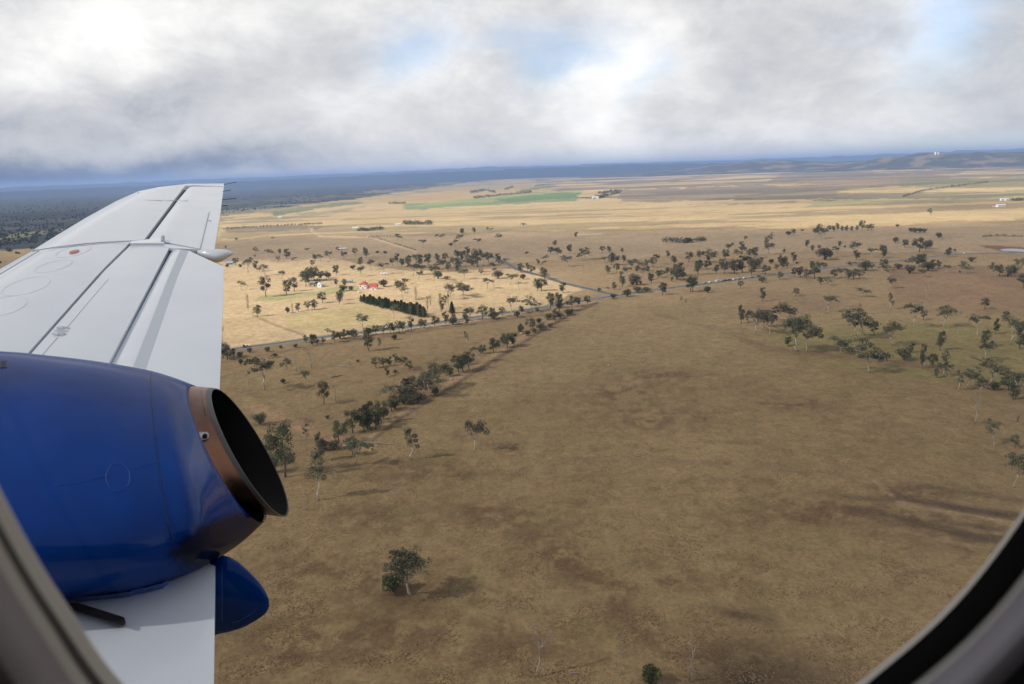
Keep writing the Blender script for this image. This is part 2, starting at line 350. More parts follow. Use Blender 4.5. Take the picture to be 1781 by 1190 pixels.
# soft undulating tone
tone = .86 + .28*wn1; tone2 = .90+.2*wn2
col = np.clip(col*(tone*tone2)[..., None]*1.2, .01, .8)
nr, nc = X.shape
vs = np.zeros((nr*nc+1, 3)); vs[:-1, 0] = X.ravel(); vs[:-1, 1] = Y.ravel()
idx = np.arange(nr*nc).reshape(nr, nc); nxt = np.roll(idx, -1, axis=1)
quads = np.stack([idx[:-1], idx[1:], nxt[1:], nxt[:-1]], -1).reshape(-1, 4)
fs = [tuple(q) for q in quads.tolist()] + [(nr*nc, int(idx[0, k]), int(nxt[0, k])) for k in range(nc)]
M_ground = bpy.data.materials.new('dry_grassland'); M_ground.use_nodes = True; nt = M_ground.node_tree; N = nt.nodes.new; L = nt.links.new
b = nt.nodes['Principled BSDF']; b.inputs['Roughness'].default_value = .95; b.inputs['Specular IOR Level'].default_value = .1
at = N('ShaderNodeAttribute'); at.attribute_name = 'soil'
tc = N('ShaderNodeTexCoord')
mp = N('ShaderNodeMapping'); mp.inputs['Scale'].default_value = (1, .8, 1); L(tc.outputs['Object'], mp.inputs[0])
def rng_(src, a, b_, c, d):
    r = N('ShaderNodeMapRange'); r.inputs[1].default_value = a; r.inputs[2].default_value = b_; r.inputs[3].default_value = c; r.inputs[4].default_value = d; L(src, r.inputs[0]); return r.outputs[0]
f1 = rng_(noise(mp.outputs[0], .62, 6, .75).outputs['Fac'], .32, .68, .74, 1.22)       # tussocks
f2 = rng_(noise(mp.outputs[0], .16, 7, .7, .6).outputs['Fac'], .35, .68, 1.16, .76)
f3 = rng_(noise(mp.outputs[0], .022, 7, .6, .8).outputs['Fac'], .38, .66, 1.07, .90)
fac = mth('MULTIPLY', mth('MULTIPLY', f1, f2), f3)
vm = N('ShaderNodeVectorMath'); vm.operation = 'SCALE'; L(at.outputs['Color'], vm.inputs[0]); L(fac, vm.inputs['Scale'])
red = N('ShaderNodeMix'); red.data_type = 'RGBA'; L(rng_(noise(mp.outputs[0], .11, 7, .72, 1.0).outputs['Fac'], .52, .66, 0, .60), red.inputs[0]); L(vm.outputs[0], red.inputs[6])
vm2 = N('ShaderNodeVectorMath'); vm2.operation = 'MULTIPLY'; L(vm.outputs[0], vm2.inputs[0]); vm2.inputs[1].default_value = (.74,.62,.58); L(vm2.outputs[0], red.inputs[7])
grn = N('ShaderNodeMix'); grn.data_type = 'RGBA'; L(rng_(noise(mp.outputs[0], .035, 5, .6, .5).outputs['Fac'], .50, .66, 0, .5), grn.inputs[0]); L(red.outputs[2], grn.inputs[6])
vm3 = N('ShaderNodeVectorMath'); vm3.operation = 'MULTIPLY'; L(red.outputs[2], vm3.inputs[0]); vm3.inputs[1].default_value = (.86,.98,.84); L(vm3.outputs[0], grn.inputs[7])
L(grn.outputs[2], b.inputs['Base Color'])
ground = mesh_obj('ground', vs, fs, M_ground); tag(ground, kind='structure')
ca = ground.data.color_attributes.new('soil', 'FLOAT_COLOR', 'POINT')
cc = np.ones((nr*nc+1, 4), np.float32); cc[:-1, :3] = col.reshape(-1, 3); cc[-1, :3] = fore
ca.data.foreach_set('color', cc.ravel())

# ------------------------------------------------------------------ grass tussocks of the near paddock
M_straw = mat('straw_tussock', (.185,.135,.072), .95, spec=.1, noise=(.4, (.15,.105,.057), .4, .6)); M_brown = mat('brown_tussock', (.12,.075,.042), .95, spec=.1)
tv, tf, tm = [], [], []; rr = random.Random(12); cnt = 0
while cnt < 42000:
    px, py = rr.uniform(380, 1781), 620+570*rr.random()**.8+rr.uniform(0, 12)
    g = G(px, py); n_ = float(fbm(np.array(g.x/11+3), np.array(g.y/9+5), 3))
    if n_ < rr.uniform(.36, .60): continue
    w_ = rr.uniform(.14, .40); h_ = rr.uniform(.08, .24); a = rr.uniform(0, 6.28); k = len(tv)
    tv.append((g.x+rr.uniform(-.1,.1), g.y, h_)); tv += [(g.x+math.cos(a+i*1.2566)*w_*rr.uniform(.6,1.2), g.y+math.sin(a+i*1.2566)*w_*rr.uniform(.6,1.2), -.02) for i in range(5)]
    tf += [(k, k+1+i, k+1+(i+1) % 5) for i in range(5)]; tm += [1 if n_ > .60 and rr.random() < .6 else 0]*5; cnt += 1
tus = mesh_obj('grass_tussocks', tv, tf, [M_straw, M_brown], mi=tm); tag(tus, 'dry straw and brown grass tussocks over the near paddock', 'grass', kind='stuff')

# ------------------------------------------------------------------ cloud layer overhead, added out of view, density shaped to cast the ground shade
CZ = 1500.0; off = SUN*(CZ/SUN.z)
gx = np.linspace(-5200, 3400, 230); gy = np.linspace(-2600, 3900, 190); CXg, CYg = np.meshgrid(gx, gy)
GXp, GYp = CXg-off.x, CYg-off.y      # ground point shaded by each cloud point
QX, QY = project(GXp, GYp); behind = GYp < 60
dens = np.full(CXg.shape, .62); dens = np.where((QY > 380) & (QY < 560) & ~(GYp < 60), .50, dens)
j1 = (fbm(GXp/260, GYp/260, 4)-.5)*70; j2 = (fbm(GXp/260+40, GYp/260+9, 4)-.5)*22
def sunpatch(poly, d):
    global dens
    msk = in_poly(QX+j1, QY+j2, poly) & ~behind; dens = np.where(msk, d, dens)
sunpatch([(250,300),(2400,200),(2400,372),(1560,392),(1180,402),(900,406),(560,412),(385,420),(250,440)], .02)
sunpatch([(385,452),(540,448),(640,466),(800,476),(950,470),(1080,482),(1010,508),(930,530),(700,570),(388,606),(200,620),(200,470)], .11)
sunpatch([(388,612),(560,596),(700,578),(900,552),(980,540),(900,590),(760,660),(600,690),(388,690)], .40)
sunpatch([(388,418),(700,410),(1000,406),(1010,420),(700,432),(388,445)], .36)
sunpatch([(1050,408),(1230,404),(1180,420),(1020,424)], .30)
sunpatch([(940,455),(1100,455),(1080,478),(960,474)], .15)
sunpatch([(1230,352),(1480,344),(1500,350),(1250,362)], .40)
sunpatch([(1560,352),(1790,346),(1800,372),(1600,366)], .45)
sunpatch([(760,640),(1000,630),(1000,665),(760,690)], .42)
plane_shade = np.exp(-((GXp-156)**2+(GYp-57)**2)/150.**2); dens = dens+(.86-dens)*plane_shade*.95  # thickens the cloud between sun and aeroplane to shade the wing
for _ in range(9):   # blur = soft cloud edges
    dens = (dens+np.roll(dens,1,0)+np.roll(dens,-1,0)+np.roll(dens,1,1)+np.roll(dens,-1,1))/5
edge = np.minimum.reduce([ss(CXg, -5200, -4700), ss(-CXg, -3400, -2800), ss(CYg, -2600, -2200), ss(-CYg, -3900, -3300)])
dens = dens*edge
r_, c_ = dens.shape; idx = np.arange(r_*c_).reshape(r_, c_)
lump = fbm(CXg/300, CYg/300, 4)
vt = np.stack([CXg, CYg, CZ+dens*60*lump+2], -1).reshape(-1, 3); vb = np.stack([CXg, CYg, CZ-dens*15*lump], -1).reshape(-1, 3)
fq = np.stack([idx[:-1,:-1], idx[:-1,1:], idx[1:,1:], idx[1:,:-1]], -1).reshape(-1, 4)
M_cloud = bpy.data.materials.new('thin_cloud'); M_cloud.use_nodes = True; nt = M_cloud.node_tree; nt.nodes.clear(); N = nt.nodes.new; L = nt.links.new
o_ = N('ShaderNodeOutputMaterial'); a_ = N('ShaderNodeAttribute'); a_.attribute_name = 'dens'; t_ = N('ShaderNodeBsdfTransparent'); d_ = N('ShaderNodeBsdfTranslucent'); d2 = N('ShaderNodeBsdfDiffuse'); m1 = N('ShaderNodeMixShader'); m2 = N('ShaderNodeMixShader')
d_.inputs[0].default_value = (.42,.43,.45,1); d2.inputs[0].default_value = (.7,.7,.72,1); m1.inputs[0].default_value = .5
L(d_.outputs[0], m1.inputs[1]); L(d2.outputs[0], m1.inputs[2]); L(a_.outputs['Fac'], m2.inputs[0]); L(t_.outputs[0], m2.inputs[1]); L(m1.outputs[0], m2.inputs[2]); L(m2.outputs[0], o_.inputs[0])
cl = mesh_obj('shade_clouds', np.concatenate([vt, vb]), [tuple(q) for q in fq.tolist()]+[tuple(q[::-1]) for q in (fq+r_*c_).tolist()], M_cloud, smooth=True); tag(cl, kind='structure')
da = cl.data.attributes.new('dens', 'FLOAT', 'POINT'); hf = 1-np.sqrt(1-dens.ravel()); da.data.foreach_set('value', np.concatenate([hf, hf]).astype(np.float32))

# ------------------------------------------------------------------ far hills
M_hill = mat('wooded_hill', (.07,.07,.045), .9, spec=.1, noise=(.004, (.20,.155,.09), .50, .60))
M_hillf = mat('far_wooded_range', (.04,.055,.06), .95, spec=.1)
def ridge(name, prof, dist, depth, m_, seed=0):
    # prof: list of (px, height in m) silhouettes on a ridge at a given distance
    n = 260; xs = np.linspace(prof[0][0], prof[-1][0], n); hs = np.interp(xs, [p[0] for p in prof], [p[1] for p in prof])
    hs = hs*(1+.12*(fbm(xs/40+seed, xs*0+seed, 4)-.5))+ (fbm(xs/9+seed, xs*0+3, 3)-.5)*np.minimum(hs, 30)*.25
    verts = []; rows = 15
    for k in range(rows):
        q = k/(rows-1); w = math.sin(math.pi*q)**1.3
        for x, h in zip(xs, hs):
            d = ray(x, 297-.035*(x-890)); d2_ = Vector((d.x, d.y)).normalized(); rr = dist+(q-.5)*depth
            wv = w*(1+.25*(float(vnoise(np.array(x/17+seed), np.array(q*7.)))-.5)) if 0 < k < rows-1 else 0
            verts.append((d2_.x*rr, d2_.y*rr, -2+(h+2)*wv if w else -2))
    fcs = [(k*n+i, k*n+i+1, (k+1)*n+i+1, (k+1)*n+i) for k in range(rows-1) for i in range(n-1)]
    o = mesh_obj(name, verts, fcs, m_, smooth=True); tag(o, kind='structure'); return o
def hm(pxh, dist): return H + pxh/F*dist     # height whose top stands pxh above the flat horizon
ridge('hills', [(-700,100),(-200,130),(300,170),(500,185),(620,205),(700,200),(800,235),(860,262),(900,235),(1000,225),(1100,215),(1300,200),(1500,205),(1700,225),(1781,225),(2300,200),(2800,100)], 24000, 7000, M_hillf, 3)
ridge('hills', [(-900,30),(-300,60),(300,90),(700,135),(860,150),(1000,150),(1100,165),(1200,140),(1400,90),(1560,60),(1781,50),(2400,30)], 15000, 4500, M_hillf, 11)
ridge('hill', [(1010,4),(1100,30),(1180,70),(1250,105),(1300,138),(1340,142),(1400,120),(1470,95),(1560,70),(1781,50),(2100,4)], 11500, 2600, M_hill, 21)
ridge('hill', [(1380,4),(1460,60),(1530,125),(1580,145),(1640,158),(1700,154),(1781,138),(1900,110),(2100,60),(2300,4)], 10500, 2200, M_hill, 31)

# ------------------------------------------------------------------ far woodland (one mass)
M_wood = mat('distant_forest_canopy', (.038,.048,.046), .9, spec=.1, noise=(.006, (.05,.06,.05), .4, .6))
mb = MB()
def clumps(poly, n, s0, seed):
    rr = random.Random(seed); xs = [p[0] for p in poly]; ys = [p[1] for p in poly]; k = 0; tries = 0
    while k < n and tries < n*30:
        tries += 1; x = rr.uniform(min(xs), max(xs)); y = rr.uniform(min(ys), max(ys))
        if not in_poly(np.array([x]), np.array([y]), poly)[0]: continue
        if y < 297-.035*(x-890): continue
        g = G(x, y); k += 1
        if float(fbm(np.array(g.x/500), np.array(g.y/500), 3)) < .44: continue
        s = s0*rr.uniform(.6, 1.5); a = rr.uniform(0, 6.28); ring = [(g.x+math.cos(a+i*1.2566)*s*rr.uniform(.7, 1.2), g.y+math.sin(a+i*1.2566)*s*rr.uniform(.7, 1.2), s*.35) for i in range(5)]
        mb.add([(g.x, g.y, s*rr.uniform(1.1, 1.5))]+ring+[(g.x, g.y, 0)], [(0, 1+i, 1+(i+1) % 5) for i in range(5)]+[(6, 1+(i+1) % 5, 1+i) for i in range(5)])
clumps([(-150,345),(-150,435),(60,425),(250,388),(420,369),(560,351),(700,332),(800,317),(980,303),(980,298),(400,322)], 3600, 4, 1)
clumps([(1000,290),(1250,288),(1400,286),(1560,282),(1790,272),(1790,280),(1560,292),(1300,298),(1100,306),(1000,304)], 2200, 8, 2)
clumps([(-150,440),(60,425),(90,425),(30,450),(-150,520)], 60, 5, 3)
wood = mb.build('woodland', M_wood); tag(wood, 'dark blue-green woodland covering the distant country under the cloud', 'woodland', kind='stuff')

# ------------------------------------------------------------------ haze
M_haze = bpy.data.materials.new('haze_air'); M_haze.use_nodes = True; nt = M_haze.node_tree; nt.nodes.clear()
o_ = nt.nodes.new('ShaderNodeOutputMaterial'); pv = nt.nodes.new('ShaderNodeVolumePrincipled'); pv.inputs['Color'].default_value = (.40,.58,1,1); pv.inputs['Density'].default_value = 6.6e-5; pv.inputs['Anisotropy'].default_value = 0.0
nt.links.new(pv.outputs[0], o_.inputs['Volume'])
hb = MB(); hb.box((0, 0, 139), (130000, 130000, 284)); hz_o = hb.build('haze', M_haze); tag(hz_o, kind='stuff')

exec_marker = 0
# ================================================================== trees
M_leaf = {'gum': mat('gum_foliage', (.165,.165,.102), .75, spec=.2, noise=(4.0, (.075,.082,.050), .42, .62), vary=.28),
          'dense': mat('dark_green_foliage', (.122,.130,.075), .75, spec=.2, noise=(4.0, (.055,.064,.036), .42, .62), vary=.28),
          'conifer': mat('conifer_foliage', (.040,.062,.020), .8, spec=.2, noise=(3.0, (.075,.09,.028), .45, .65), vary=.2),
          'shrub': mat('shrub_foliage', (.15,.14,.09), .8, spec=.2, noise=(3.0, (.055,.06,.035), .42, .62), vary=.3),
          'green': mat('fresh_green_foliage', (.075,.095,.035), .8, spec=.2, noise=(3.0, (.04,.055,.02), .42, .62), vary=.2)}
M_bark = mat('pale_gum_bark', (.50,.45,.38), .8, noise=(5, (.22,.18,.14), .4, .65))
M_barkdk = mat('brown_bark', (.14,.105,.08), .85, noise=(5, (.08,.06,.045), .4, .65))
M_dead = mat('silvery_dead_wood', (.33,.30,.27), .85, noise=(5, (.18,.15,.13), .4, .65))
M_poplar = mat('leafless_twig_brown', (.17,.125,.095), .9)

def leaves(vl, fl, c, rx, rz, n, s, rr, hollow=.35):
    for _ in range(n):
        while True:
            p = Vector((rr.uniform(-1, 1), rr.uniform(-1, 1), rr.uniform(-1, 1)))
            if hollow < p.length <= 1: break
        q = Vector((c[0]+p.x*rx, c[1]+p.y*rx, c[2]+p.z*rz))
        a = Vector((rr.gauss(0, 1), rr.gauss(0, 1), rr.gauss(0, .8))).normalized(); b_ = a.cross(Vector((rr.gauss(0, 1), rr.gauss(0, 1), rr.gauss(0, 1)))).normalized()
        t = s*rr.uniform(.6, 1.35); n0 = len(vl)
        vl += [q+a*t*.5, q+b_*t*.38, q-a*t*.5, q-b_*t*.38]; fl.append((n0, n0+1, n0+2, n0+3))
def limb(mb, p0, p1, r0_, r1, rr, n=5, wob=.03, seg=4):
    pts = []
    for i in range(seg+1):
        t = i/seg; p = p0.lerp(p1, t)
        if 0 < i < seg: p = p+Vector((rr.gauss(0, wob), rr.gauss(0, wob), rr.gauss(0, wob*.4)))
        p.z += .05*math.sin(math.pi*t)*(p1-p0).length
        pts.append(p)
    mb.tube(pts, [r0_+(r1-r0_)*i/seg for i in range(seg+1)], n)
    return pts
def mk_gum(seed, wide=.42, low=.45, ncl=11, leanx=0.05, dens=1.0):
    rr = random.Random(seed); t = MB(); vl, fl = [], []
    fork = Vector((rr.uniform(-.05, .05)+leanx, rr.uniform(-.05, .05), rr.uniform(.26, .40)))
    limb(t, Vector((0, 0, -.01)), fork, .026, .018, rr, 7)
    nl = rr.choice((3, 4, 4)); tips = []
    for i in range(nl):
        a = 2*math.pi*(i+rr.uniform(-.25, .25))/nl; rd = wide*rr.uniform(.35, .72)
        tip = Vector((math.cos(a)*rd+leanx*1.5, math.sin(a)*rd, rr.uniform(max(low, .55), .86)))
        pts = limb(t, fork, tip, .015, .006, rr, 5, .02); tips.append((tip, pts))
    for k in range(ncl):
        tip, pts = tips[k % nl]
        if k < nl: c = tip
        else:
            a = rr.uniform(0, 6.28); c = tip+Vector((math.cos(a)*wide*rr.uniform(.2, .5), math.sin(a)*wide*rr.uniform(.2, .5), rr.uniform(-.20, .12)))
            c.z = min(max(c.z, low), .92); limb(t, pts[rr.choice((2, 3))], c, .007, .003, rr, 4, .01, 3)
        rx = rr.uniform(.09, .17); rz = rx*rr.uniform(.45, .75)
        leaves(vl, fl, c+Vector((0, 0, rz*.3)), rx, rz, int(105*dens), .036, rr, .1)
        for _ in range(4):
            c3 = c+Vector((rr.uniform(-1.5, 1.5)*rx, rr.uniform(-1.5, 1.5)*rx, rr.uniform(-.7, .7)*rx)); leaves(vl, fl, c3, rx*.5, rx*.35, int(26*dens), .032, rr, .0)
    return t, (vl, fl)
def mk_dense(seed, rx=.33, low=.16, n=18):
    rr = random.Random(seed); t = MB(); vl, fl = [], []
    limb(t, Vector((0, 0, -.01)), Vector((.02, 0, .7)), .028, .008, rr, 6)
    for k in range(n):
        a = rr.uniform(0, 6.28); h = low+.10+(1-low-.2)*((k+.5)/n); prof = math.sin(math.pi*min(1, max(0, (h-low)/(1-low)*.82+.14)))**.7
        rd = rx*prof*rr.uniform(.35, .85); c = Vector((math.cos(a)*rd, math.sin(a)*rd, h)); r = rr.uniform(.10, .16)
        if k % 2: limb(t, Vector((.01, 0, h*.7)), c, .008, .003, rr, 4, .01, 3)
        leaves(vl, fl, c, r, r*.8, 130, .036, rr, .1)
    return t, (vl, fl)
def mk_column(seed):
    rr = random.Random(seed); t = MB(); vl, fl = [], []
    top = Vector((rr.uniform(-.06, .06), 0, .93)); pts = limb(t, Vector((0, 0, -.01)), top, .020, .004, rr, 6, .015, 8)
    for k in range(9):
        h = .36+.6*k/9; p = pts[min(8, int(h*8))]; c = Vector((p.x+rr.uniform(-.09, .09), p.y+rr.uniform(-.09, .09), h+rr.uniform(-.03, .03)))
        limb(t, p, c, .006, .002, rr, 4, .005, 2); r = rr.uniform(.05, .10); leaves(vl, fl, c, r, r*1.1, 100, .030, rr)
    return t, (vl, fl)
def mk_dead(seed, up_=.5):
    rr = random.Random(seed); t = MB(); br_ = MB()
    top = Vector((rr.uniform(-.08, .08), rr.uniform(-.05, .05), .97)); pts = limb(t, Vector((0, 0, -.01)), top, .019, .004, rr, 6, .02, 8)
    def rec(p, d, l, r, n):
        q = p+d*l; m_ = p.lerp(q, .5)+Vector((rr.gauss(0, .02), rr.gauss(0, .02), rr.gauss(0, .01))); br_.tube([p, m_, q], [r, r*.7, r*.4], 4)
        if n:
            for _ in range(rr.choice((2, 3))): rec(m_.lerp(q, rr.random()), (d+Vector((rr.gauss(0, .5), rr.gauss(0, .5), rr.gauss(.15, .35)))).normalized(), l*rr.uniform(.45, .7), r*.55, n-1)
    for k in range(8):
        i = 3+k % 5; a = rr.uniform(0, 6.28); rec(pts[i], Vector((math.cos(a), math.sin(a), rr.uniform(.2, 1.0))).normalized(), rr.uniform(.12, .26), .0085, 2)
    return t, br_
def mk_poplar(seed):
    rr = random.Random(seed); t = MB(); br_ = MB()
    limb(t, Vector((0, 0, -.01)), Vector((0, 0, .98)), .014, .003, rr, 5, .006, 6)
    for k in range(60):
        h = rr.uniform(.08, .88); a = rr.uniform(0, 6.28); w = .10*math.sin(math.pi*(h*.8+.12))+.02
        p = Vector((0, 0, h)); q = Vector((math.cos(a)*w, math.sin(a)*w, min(1, h+rr.uniform(.12, .26)))); m_ = p.lerp(q, .45)+Vector((math.cos(a)*w*.3, math.sin(a)*w*.3, -.01)); br_.tube([p, m_, q], [.005, .004, .002], 3, cap=False)
    return t, br_
def mk_conifer(seed):
    rr = random.Random(seed); t = MB(); vl, fl = [], []
    limb(t, Vector((0, 0, -.01)), Vector((0, 0, .9)), .025, .006, rr, 5, .004, 4)
    for k in range(30):
        h = .07+.9*k/30; w = .30*(1-h)**.75+.02; a = k*2.4; leaves(vl, fl, Vector((math.cos(a)*w*.5, math.sin(a)*w*.5, h)), w*.75, .06, 90, .045, rr, .2)
    return t, (vl, fl)
def mk_shrub(seed, w=.75):
    rr = random.Random(seed); t = MB(); vl, fl = [], []
    for k in range(9):
        a = rr.uniform(0, 6.28); rd = w*rr.uniform(.1, .62); c = Vector((math.cos(a)*rd, math.sin(a)*rd, rr.uniform(.38, .68))); r = rr.uniform(.26, .36)
        limb(t, Vector((0, 0, -.02)), c, .03, .01, rr, 4, .02, 3); leaves(vl, fl, c, r, r*.9, 190, .075, rr)
    return t, (vl, fl)
KINDS = {}
def reg(code, name, variants, leafm, barkm, crown='crown'):
    lst = []
    for i, (t, c) in enumerate(variants):
        me = bpy.data.meshes.new(name+'_trunk'); me.from_pydata(t.v, [], t.f); me.materials.append(barkm); me.polygons.foreach_set('use_smooth', [True]*len(me.polygons))
        v_, f_ = (c.v, c.f) if isinstance(c, MB) else c
        mc = bpy.data.meshes.new(name+'_'+crown); mc.from_pydata([tuple(q) for q in v_], [], f_); mc.materials.append(leafm); lst.append((me, mc))
    KINDS[code] = (name, lst, crown)
reg('A', 'gum_tree', [mk_gum(11, .46, .50), mk_gum(12, .50, .42, 13), mk_gum(13, .36, .45, 10, .10), mk_gum(14, .42, .55, 9), mk_gum(15, .40, .35, 14), mk_gum(16, .50, .6, 12), mk_gum(77, .34, .48, 18)], M_leaf['gum'], M_bark)
reg('B', 'bushy_tree', [mk_dense(21), mk_dense(22, .38, .2, 20), mk_dense(23, .28, .12, 17), mk_dense(24, .36, .26, 16)], M_leaf['dense'], M_barkdk)
reg('C', 'slender_tree', [mk_column(31), mk_column(32), mk_column(33)], M_leaf['gum'], M_bark)
reg('D', 'dead_tree', [mk_dead(41), mk_dead(42), mk_dead(43)], M_dead, M_dead, 'branches')
reg('P', 'bare_poplar', [mk_poplar(51), mk_poplar(52)], M_poplar, M_poplar, 'branches')
reg('E', 'conifer', [mk_conifer(61), mk_conifer(62)], M_leaf['conifer'], M_barkdk)
reg('G', 'shrub', [mk_shrub(71), mk_shrub(72, .9), mk_shrub(73, .6)], M_leaf['shrub'], M_barkdk, 'foliage')
reg('Q', 'green_shrub', [mk_shrub(74)], M_leaf['green'], M_barkdk, 'foliage')
DESC = {'A': ('gum tree', 'tree'), 'B': ('dark bushy tree', 'tree'), 'C': ('slender gum tree', 'tree'), 'D': ('bare dead tree', 'tree'), 'P': ('bare brown poplar', 'tree'), 'E': ('dark green conifer', 'tree'), 'G': ('low shrub', 'shrub'), 'Q': ('leafy green shrub', 'shrub')}
ORD = ['leftmost','second','third','fourth','fifth','sixth','seventh','eighth','ninth','tenth','eleventh','twelfth','thirteenth','fourteenth','fifteenth','sixteenth','seventeenth','eighteenth','nineteenth','twentieth','twenty-first','twenty-second','twenty-third','twenty-fourth','twenty-fifth','twenty-sixth','twenty-seventh','twenty-eighth','twenty-ninth','thirtieth','thirty-first','thirty-second','thirty-third','thirty-fourth']
REG = {'5': (370, 380, 3.958), '6': (780, 380, 3.958), '7': (1200, 360, 3.065), '2': (380, 560, 3.425), '4': (1200, 560, 3.065), '3': (600, 900, 2.544), '0': (0, 0, 1.0), '8': (1560, 540, 3.72)}
NT = 0
def hgt(px, py, hpx):
    g = G(px, py); rel = g-cam0; z = rel.dot(fwd); y = rel.dot(up)
    # solve for the height whose top projects hpx higher
    yt = (y/z)*F+hpx; k = yt/F; return (k*z-y)/(up.z-k*fwd.z)
def plant(code, x, y, h, w=1.0, var=None, rz=None):
    global NT
    name, lst, crown = KINDS[code]; g = G(x, y); s = hgt(x, y, h); NT += 1
    rr = random.Random(NT*13+5); me, mc = lst[var if var is not None else rr.randrange(min(6, len(lst)))]
    wz = s*w*rr.uniform(.9, 1.15)*({'B': 1.12, 'A': 1.0, 'G': 1.0}.get(code, 1.0) if (s < 14 or code == 'G') else 1.0)
    o = empty(name, g, rr.uniform(0, 6.28) if rz is None else rz); o.scale = (wz, wz, s)
    tr = bpy.data.objects.new('trunk' if crown != 'foliage' else 'stems', me); COL.objects.link(tr); tr.parent = o
    cr = bpy.data.objects.new(crown, mc); COL.objects.link(cr); cr.parent = o
    return o, s
def grove(region, phrase, group, data):
    ox, oy, k = REG[region]; items = []
    for it in data.split():
        p = it.split(','); code = p[3] if len(p) > 3 else 'A'; w = float(p[4]) if len(p) > 4 else 1.0; var = int(p[5]) if len(p) > 5 else None
        items.append((code, ox+float(p[0])/k, oy+float(p[1])/k, float(p[2])/k, w, var))
    for code in DESC:
        its = sorted([i for i in items if i[0] == code], key=lambda i: i[1])
        for n, it in enumerate(its):
            o, s = plant(code, it[1], it[2], it[3], it[4], it[5])
            d, cat = DESC[code]
            if len(its) == 1: lab = f"{'small ' if s < 5.5 else 'tall ' if s > 15 else ''}{d} standing {phrase}"
            else: lab = f"{'small ' if s < 5.5 else 'tall ' if s > 15 else ''}{d}, {ORD[n]} {'' if n == 0 else 'from left '}{phrase}"
            tag(o, lab.replace('  ', ' ').replace('leftmost of', 'leftmost of'), cat, group)
grove('5', 'in the brown field behind the left sheds', 'trees in the brown field behind the sheds',
 '165,155,24,B 417,155,30 92,208,24,B 300,243,50 388,262,52,A,1.3 460,248,42,B 512,275,70,B,1.2 455,302,42 565,302,38,A,1.2 655,240,40 292,268,20,B 705,288,46,B 745,300,62 812,292,75 862,225,32,B 903,287,60 980,258,60,B 1057,272,78,B,.9')
grove('5', 'between the left sheds and the dense wood', 'trees between the sheds and the wood',
 '1017,332,70,B 1092,352,70 690,332,50,B 965,352,34,G 1150,335,30,D 700,432,105,B,1.2 655,388,54,B 640,470,92,B 750,422,62,B,1.2 850,392,75,B 800,410,45,G 728,470,60,B 1135,240,18,G,1.4 1185,242,18,G,1.6')
grove('5', 'beside the white fairing of the flap', 'trees beside the flap edge',
 '160,322,55,B,1.1 242,372,110,A 300,352,64,B 195,337,26,G 100,337,24,G')
grove('5', 'in the sunny paddock before the sheds', 'trees in the sunny paddock',
 '197,492,66 368,538,148,B,.8,3 510,522,105,B 562,502,100,B,1.1 853,462,48,B 903,472,60,B 895,562,100,B,.7 870,592,92,B,.8 757,582,78,B 307,675,85,B,.9 590,642,66,B 655,632,66,B 705,627,72,B 515,652,46,G,.7 550,655,75,P 245,632,112,P')
grove('5', 'around the red-roofed white house', 'trees around the red-roofed house',
 '1180,472,54,G,1.1 1282,490,62,B 1308,562,150,A,.8,0 1332,452,44 900,500,45,G 960,498,35,G 1225,300,20,G')
grove('5', 'beside the conifer hedge below the red-roofed house', 'trees beside the conifer hedge',
 '1400,575,105,P 1480,640,110,P 1570,640,130,P 1360,672,95,P 1412,680,90,P 1450,690,90,P 1500,600,75,P 1576,642,80,B,.7 1610,622,100,A,.7 1650,655,76,E,.8 1245,690,105,A,.8 1612,440,50 1630,562,112,A,.8 1728,532,94,A,1.3,1')
hd = ' '.join(f"{1022+i*21.5:.0f},{572+i*5.2+(i%3)*2:.0f},{44+i*1.4+(i*37%23):.0f},E,{1.15+(i*29%13)/20:.2f}" for i in range(21))
grove('5', 'in the conifer hedge below the red-roofed house', 'conifers in the hedge', hd)
grove('5', 'in the dense wood left of the side road', 'trees of the dense wood',
 '1240,322,54,B 1272,302,66,B 1300,332,60,B 1345,332,84,B 1382,392,95,A,1.2 1422,332,90,B 1445,387,76,A 1482,322,84,B 1520,432,120,A 1545,302,66,B 1562,352,76,A 1603,300,66,B 1622,362,66,B 1660,342,76 1692,377,84,B 1722,292,72,B 1752,352,76,A 1776,322,72,B 1395,300,60 1470,290,50,D 1590,345,70,A,1.2 1700,330,60,B')
grove('6', 'in the grey wood beside the side road', 'trees of the grey wood',
 '60,275,62,B 110,303,84 160,335,96,A,1.2 202,334,130,B,1.0 242,322,96,A 276,302,74,B 170,372,92,A,.8 340,302,64,B 350,342,62 300,362,60 500,372,66,B,1.1 545,362,60,B 575,378,56,B 420,350,60,D 455,352,56,D 130,250,60,B 395,320,50,A')
grove('5', 'in the open field above the dense wood', 'trees above the dense wood', '1450,203,66 1272,142,38 1545,142,34 1577,142,40 1718,112,44,B 1700,172,66 1640,192,28,G 1672,187,42')
grove('5', 'along the left highway verge', 'trees along the left highway',
 '1030,752,108,A 1077,912,170,B,.8,2 1150,897,80,C,1.4 1125,797,66,B 795,805,50,A 842,852,84,B 912,834,76,B 970,834,76,B 1172,797,66,B 1222,797,84,B 1282,784,84,B 1370,764,84,B 1430,754,66,B 1530,744,74,B 1600,724,84,B 1660,714,64,B 1748,706,84,B 645,856,56,B 690,876,56,B 762,864,44,B 720,864,36,G 370,920,38,G 252,926,38,G 475,896,24,G 570,890,28,G 220,890,22,G 100,972,96,B,1.1 70,962,110,B,1.1 140,957,66,B 190,957,44,G')
